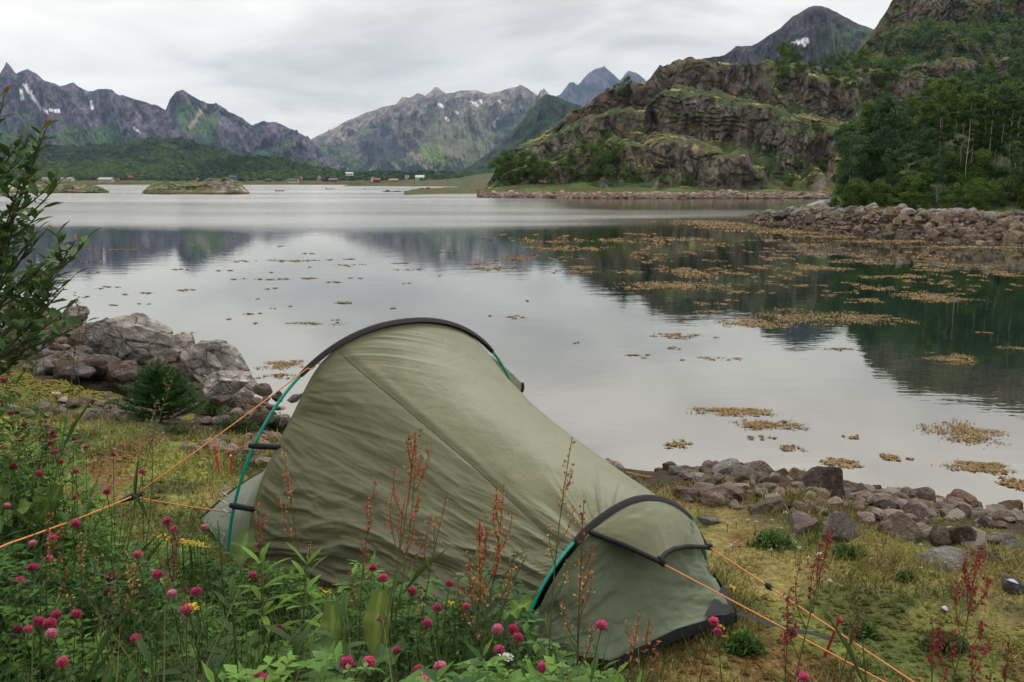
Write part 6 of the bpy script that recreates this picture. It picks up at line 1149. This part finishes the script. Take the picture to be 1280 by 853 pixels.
def willow():
    r = np.random.default_rng(4000); base = np.array([-1.62, 2.55, 1.05]); e = empty('willow_bush', base); tag(e, 'leafy dark green willow bush with reddish shoot tips at the frame edge', 'bush'); b = MB(); lb = MB()
    def leaves(q, n, c, size=.052):
        L = len(q); t = np.linspace(L * .25, L - 1.01, n); i = t.astype(int); f = (t - i)[:, None]; P = q[i] * (1 - f) + q[i + 1] * f; d = q[-1] - q[0]; az = np.arange(n) * 2.4 + r.normal(0, .4, n); el = r.uniform(.0, .8, n) + .2
        b_ = np.where((t / L > .9)[:, None], np.array([.20, .09, .04]), np.array(c)) * r.uniform(.6, 1.4, (n, 1)); s = size * r.uniform(.7, 1.15, n) * np.where(t / L > .9, .6, 1)
        V = np.array([(0, 0, 0), (.25, -.17, .03), (.3, 0, 0), (.25, .17, .03), (.65, -.19, .02), (.68, 0, -.03), (.65, .19, .02), (1, 0, -.10)]); Fq = [(1, 4, 5, 2), (2, 5, 6, 3)]; Ft = [(0, 1, 2), (0, 2, 3), (4, 7, 5), (5, 7, 6)]; lb.scatter(V, (Fq, Ft), leaf_dirs(az, el, r.uniform(-.5, .5, n)) * s[:, None, None], P, b_)
    def at(px, py, y): return at_y(px, py, y) - base
    shoots = [((-40, 470, 2.55), (62, 150, 2.6)), ((-50, 440, 2.6), (8, 110, 2.65)), ((-30, 420, 2.5), (52, 175, 2.7)), ((-40, 400, 2.7), (30, 215, 2.5)), ((-20, 440, 2.5), (95, 300, 2.6)), ((-30, 430, 2.6), (60, 285, 2.7)), ((-60, 480, 2.6), (-15, 130, 2.7)), ((-20, 460, 2.45), (80, 360, 2.5)), ((-30, 400, 2.8), (40, 330, 2.8)), ((-60, 350, 2.6), (15, 180, 2.6)), ((-50, 450, 2.5), (20, 260, 2.45)), ((-40, 460, 2.5), (55, 400, 2.6)), ((-30, 480, 2.6), (35, 420, 2.7)), ((-70, 420, 2.7), (-5, 240, 2.75)), ((-20, 430, 2.7), (48, 350, 2.75)), ((-60, 460, 2.55), (5, 300, 2.5))]
    for k, (s0, s1) in enumerate(shoots):
        a, c = at(*s0), at(*s1); st = curve((r.normal(0, .04), r.normal(0, .04), -.05), a, (0, 0, .02), 6); b.tube(st, np.linspace(.012, .007, 6), (.05, .045, .035), 5); q = curve(a, c, (r.normal(0, .02), r.normal(0, .03), -.03), 14); b.tube(q, np.linspace(.007, .0015, 14), (.06, .055, .035), 5); L = np.linalg.norm(c - a); leaves(q, int(L * 34) + 7, (.06, .11, .036))
        for j in range(5):
            i = 4 + 2 * j - (j > 3); aa = r.uniform(0, 6.3); l = .22 * r.uniform(.6, 1.1) * (1 - j * .1); d = (c - a) / L; tw = curve(q[i], q[i] + d * l * .75 + np.array([math.cos(aa), math.sin(aa) * .7, .1]) * l * .55, (0, 0, -.01), 8); b.tube(tw, np.linspace(.0035, .001, 8), (.07, .06, .035), 4); leaves(tw, 9, (.07, .13, .038))
    part('branches', b.mesh('branches', True), M_BARK, e); part('leaves', lb.mesh('leaves', True), M_LEAF, e)
willow()

# ------------------------------------------------------------------ grass, moss and undergrowth (nobody could count them)
BLADE_V = np.array([(-.5, 0, 0), (.5, 0, 0), (.38, .10, .5), (-.38, .10, .5), (0, .35, 1.0)]); BLADE_F = ([(0, 1, 2, 3)], [(3, 2, 4)])
def blades(name, x, y, hgt, wid, col, r, label, lean=.35, dz=-.01):
    n = len(x); b = MB(); S = np.stack([wid, hgt, hgt], -1); R = rotm(r.normal(0, lean, n), r.normal(0, lean, n), r.uniform(0, 6.3, n)) * S[:, None, :]; b.scatter(BLADE_V, BLADE_F, R, np.stack([x, y, gz(x, y) + dz], -1), col); return tag(link(name, b.mesh(name), M_LEAF), label, 'ground cover', kind='stuff')
def in_tent(x, y):
    P = np.array([HA[0][:2], HA[-1][:2], HB[-1][:2], on_z(918, 768, G)[:2], on_z(762, 832, G)[:2], HB[0][:2]]); ins = np.zeros(x.shape, bool)
    for (x0, y0), (x1, y1) in zip(P, np.roll(P, -1, 0)): c = ((y0 > y) != (y1 > y)) & (x < (x1 - x0) * (y - y0) / (y1 - y0 + 1e-12) + x0); ins ^= c
    return ins
def veg_edge(x): return np.interp(x, [-4, -2.6, -2.1, -1.7, -1.35, -1.1, -.7, -.3, 0.1, .35, .6, .9, 1.3], [3.9, 3.7, 3.5, 3.2, 3.1, 3.25, 3.02, 2.78, 2.62, 2.5, 2.3, 1.9, 1.4])
def turf():
    r = np.random.default_rng(4100); n = 300000; y = .9 + 8.5 * r.random(n) ** 1.25; x = (r.uniform(-1.05, 1.05, n)) * (640 / F * (y + .6) + .3); d = shore_d(x, y); k = (d > 2.6 + .5 * fbm(x * 1.5, y * 1.5, o=3, seed=714)) & ~in_tent(x, y); x, y = x[k], y[k]; n = len(x)
    c = turf_colour(x, y) * r.uniform(.6, 1.6, (n, 1)); c = np.where((r.random(n) < .16)[:, None], np.array([.42, .33, .16]), c); c = np.where((r.random(n) < .10)[:, None], np.array([.09, .13, .03]), c); h = r.uniform(.014, .055, n) * (1 + 1.1 * fbm(x * 2, y * 2, o=2, seed=720)); blades('turf_grass', x, y, np.maximum(h, .01), .0018 + .0009 * y, c, r, 'short mossy yellow brown grass covering the bank', .7)
    n = 26000; y = 1 + 7 * r.random(n); x = r.uniform(-1, 1, n) * (640 / F * (y + .6) + .2); m = (fbm(x * 1.1, y * 1.1, o=3, seed=722) > .12) & (shore_d(x, y) > 2.9) & ~in_tent(x, y); x, y = x[m], y[m]; n = len(x); b = MB()
    b.scatter(leafball(3) * [1, 1, .6], ICO1[1], np.eye(3)[None] * (r.uniform(.006, .02, n))[:, None, None], np.stack([x, y, gz(x, y)], -1), turf_colour(x, y) * r.uniform(.6, 1.5, (n, 1))); tag(link('moss', b.mesh('moss'), M_FAR), 'brown and olive moss pads among the turf grass', 'moss', kind='stuff')
turf()
def hem_grass():                     # short blades along the foot of the fly
    r = np.random.default_rng(4150); q = resample(np.array([HB[0], on_z(762, 832, G), on_z(920, 770, G), HB[-1], HB[-1] * .5 + HA[-1] * .5, HA[-1]]), 400); q2 = resample(np.array([HA[0], HB[0]]), 260); P = np.concatenate([q, q2]); n = 5200; p = P[r.integers(0, len(P), n)]; d = p[:, :2] - np.array([0.0, 3.5]); d /= np.linalg.norm(d, axis=1)[:, None]; xy = p[:, :2] + d * (r.random(n) ** 1.5 * .14 + .005)[:, None]
    col = np.where((r.random(n) < .5)[:, None], np.array([.09, .13, .035]), np.array([.26, .2, .085])) * r.uniform(.5, 1.3, (n, 1)); blades('hem_grass', xy[:, 0], xy[:, 1], r.uniform(.03, .10, n), np.full(n, .0035), col, r, 'grass blades pressed up against the hem of the tent', .45)
hem_grass()
def cushions():
    for k, (px, py, w, h, lab) in enumerate([(60, 492, 150, 30, 'big bright yellow green moss cushion in front of the rubble heap'), (125, 498, 70, 14, 'smaller bright moss cushion at the corner of the big one'), (236, 525, 30, 7, 'little yellow moss cushion right of the young spruce'.replace('right of', 'beside')), (20, 478, 60, 20, 'moss cushion under the leafy bush'), (1215, 770, 60, 14, 'yellow green moss cushion on the dark turf by the rocks'), (940, 660, 30, 7, 'yellow moss cushion at the edge of the tan triangular rock'), (1150, 800, 50, 12, 'moss cushion beneath the crimson sorrels')]):
        p = gp(px, py); m = p[1] / F; a = w * m / 2; H = h * m * .5; r = np.random.default_rng(4200 + k); b = MB(); u = np.linspace(0, 1, 14)[:, None]; th = np.linspace(0, 2 * PI, 33)[None]; rad = a * (1 + .2 * fbm(np.cos(th) * 1.5, np.sin(th) * 1.5, k * 3.0, o=3, seed=4210)); X, Y = u * rad * np.cos(th), u * rad * np.sin(th) * .8; Z = H * (1 - u ** 2.2) + gz(p[0] + X, p[1] + Y, False) - gz(p[0], p[1], False) - .01 + H * .35 * fbm(X * 12, Y * 12, o=3, seed=4211)
        b.grid(np.stack([X, Y, Z], -1), (.5, .5, .5)); n = 1800; t = r.random(n) ** .5; an = r.uniform(0, 2 * PI, n); i = (t * 13).astype(int); j = (an / (2 * PI) * 32).astype(int); q = np.stack([X[i, j], Y[i, j], Z[i, j]], -1) + r.normal(0, .012, (n, 3)) * [1, 1, .3]; b.scatter(leafball(2), ICO1[1], np.eye(3)[None] * (r.uniform(.004, .011, n))[:, None, None], q, (.5, .5, .5)); tag(link('moss_cushion', b.mesh('moss_cushion', True), MOSSY, loc=p), lab, 'moss', 'moss cushions')
cushions()
def undergrowth():
    r = np.random.default_rng(4300); n = 130000; y = 1.0 + 3.1 * r.random(n) ** .8; x = r.uniform(-1.12, .95, n) * (640 / F * (y + .7) + .15); e = veg_edge(x); k = (y < e - .02 + .1 * fbm(x * 4, y * 4, o=2, seed=4301)) & ~in_tent(x, y); x, y, e = x[k], y[k], e[k]; n = len(x)
    H = np.clip((e - y) * .65 + .14, .08, .36) * (.8 + .75 * fbm(x * 2.6, y * 2.6, o=3, seed=4302)) * np.interp(x, [-1.6, -1.25, -.9], [1.4, .8, 1.0]) * np.interp(y, [1.6, 2.1], [.88, 1]); H = H * np.interp(x, [-1, .25, .7, 1.0], [1, 1, .5, .3]); z = gz(x, y) + H * r.random(n) ** .8; az = r.uniform(0, 6.3, n); s = r.uniform(.015, .038, n); w = np.clip((z - gz(x, y)) / .3, 0, 1)[:, None]
    tone = np.clip(.5 + .8 * fbm(x * 3, y * 3, o=3, seed=4303) + r.normal(0, .25, n), 0, 1)[:, None]; c = np.array([.034, .084, .022]) * (1 - tone) + np.array([.13, .24, .045]) * tone; b = MB(); P = np.stack([x, y, z], -1)
    h = r.random(n) < .62; trefoil(b, P[h], az[h], s[h], c[h], r); m = ~h; b.scatter(LEAF_V * [1, .42, 1], LEAF_F, leaf_dirs(az[m], r.uniform(-.2, .9, m.sum())) * (s[m] * r.uniform(1.4, 2.6, m.sum()))[:, None, None], P[m], c[m]); tag(link('undergrowth', b.mesh('undergrowth'), M_LEAF), 'dense green clover and herb leaves filling the near edge of the bank', 'undergrowth', kind='stuff')
    n = 8000; y = 1.0 + 3.2 * r.random(n); x = r.uniform(-1.12, .95, n) * (640 / F * (y + .7) + .15); e = veg_edge(x); k = (y < e + .1) & ~in_tent(x, y); x, y, e = x[k], y[k], e[k]; n = len(x); H = np.clip((e - y) * .55 + .16, .1, .42) * r.uniform(.5, 1.3, n) * np.interp(x, [-1, .2, .6, 1.0], [1, .85, .5, .4]); c = np.where((r.random(n) < .25)[:, None], np.array([.16, .14, .06]), np.array([.05, .095, .025])) * r.uniform(.6, 1.4, (n, 1)); blades('tall_grass', x, y, H, r.uniform(.002, .006, n), c, r, 'tall thin grass blades mixed through the near plants', .3)
undergrowth()

def prune():
    for pr in clov + birch + slim + bushp:
        if pr.name not in USED:
            for ch in KIDS_OF(pr): bpy.data.objects.remove(ch)
            bpy.data.objects.remove(pr)
prune()
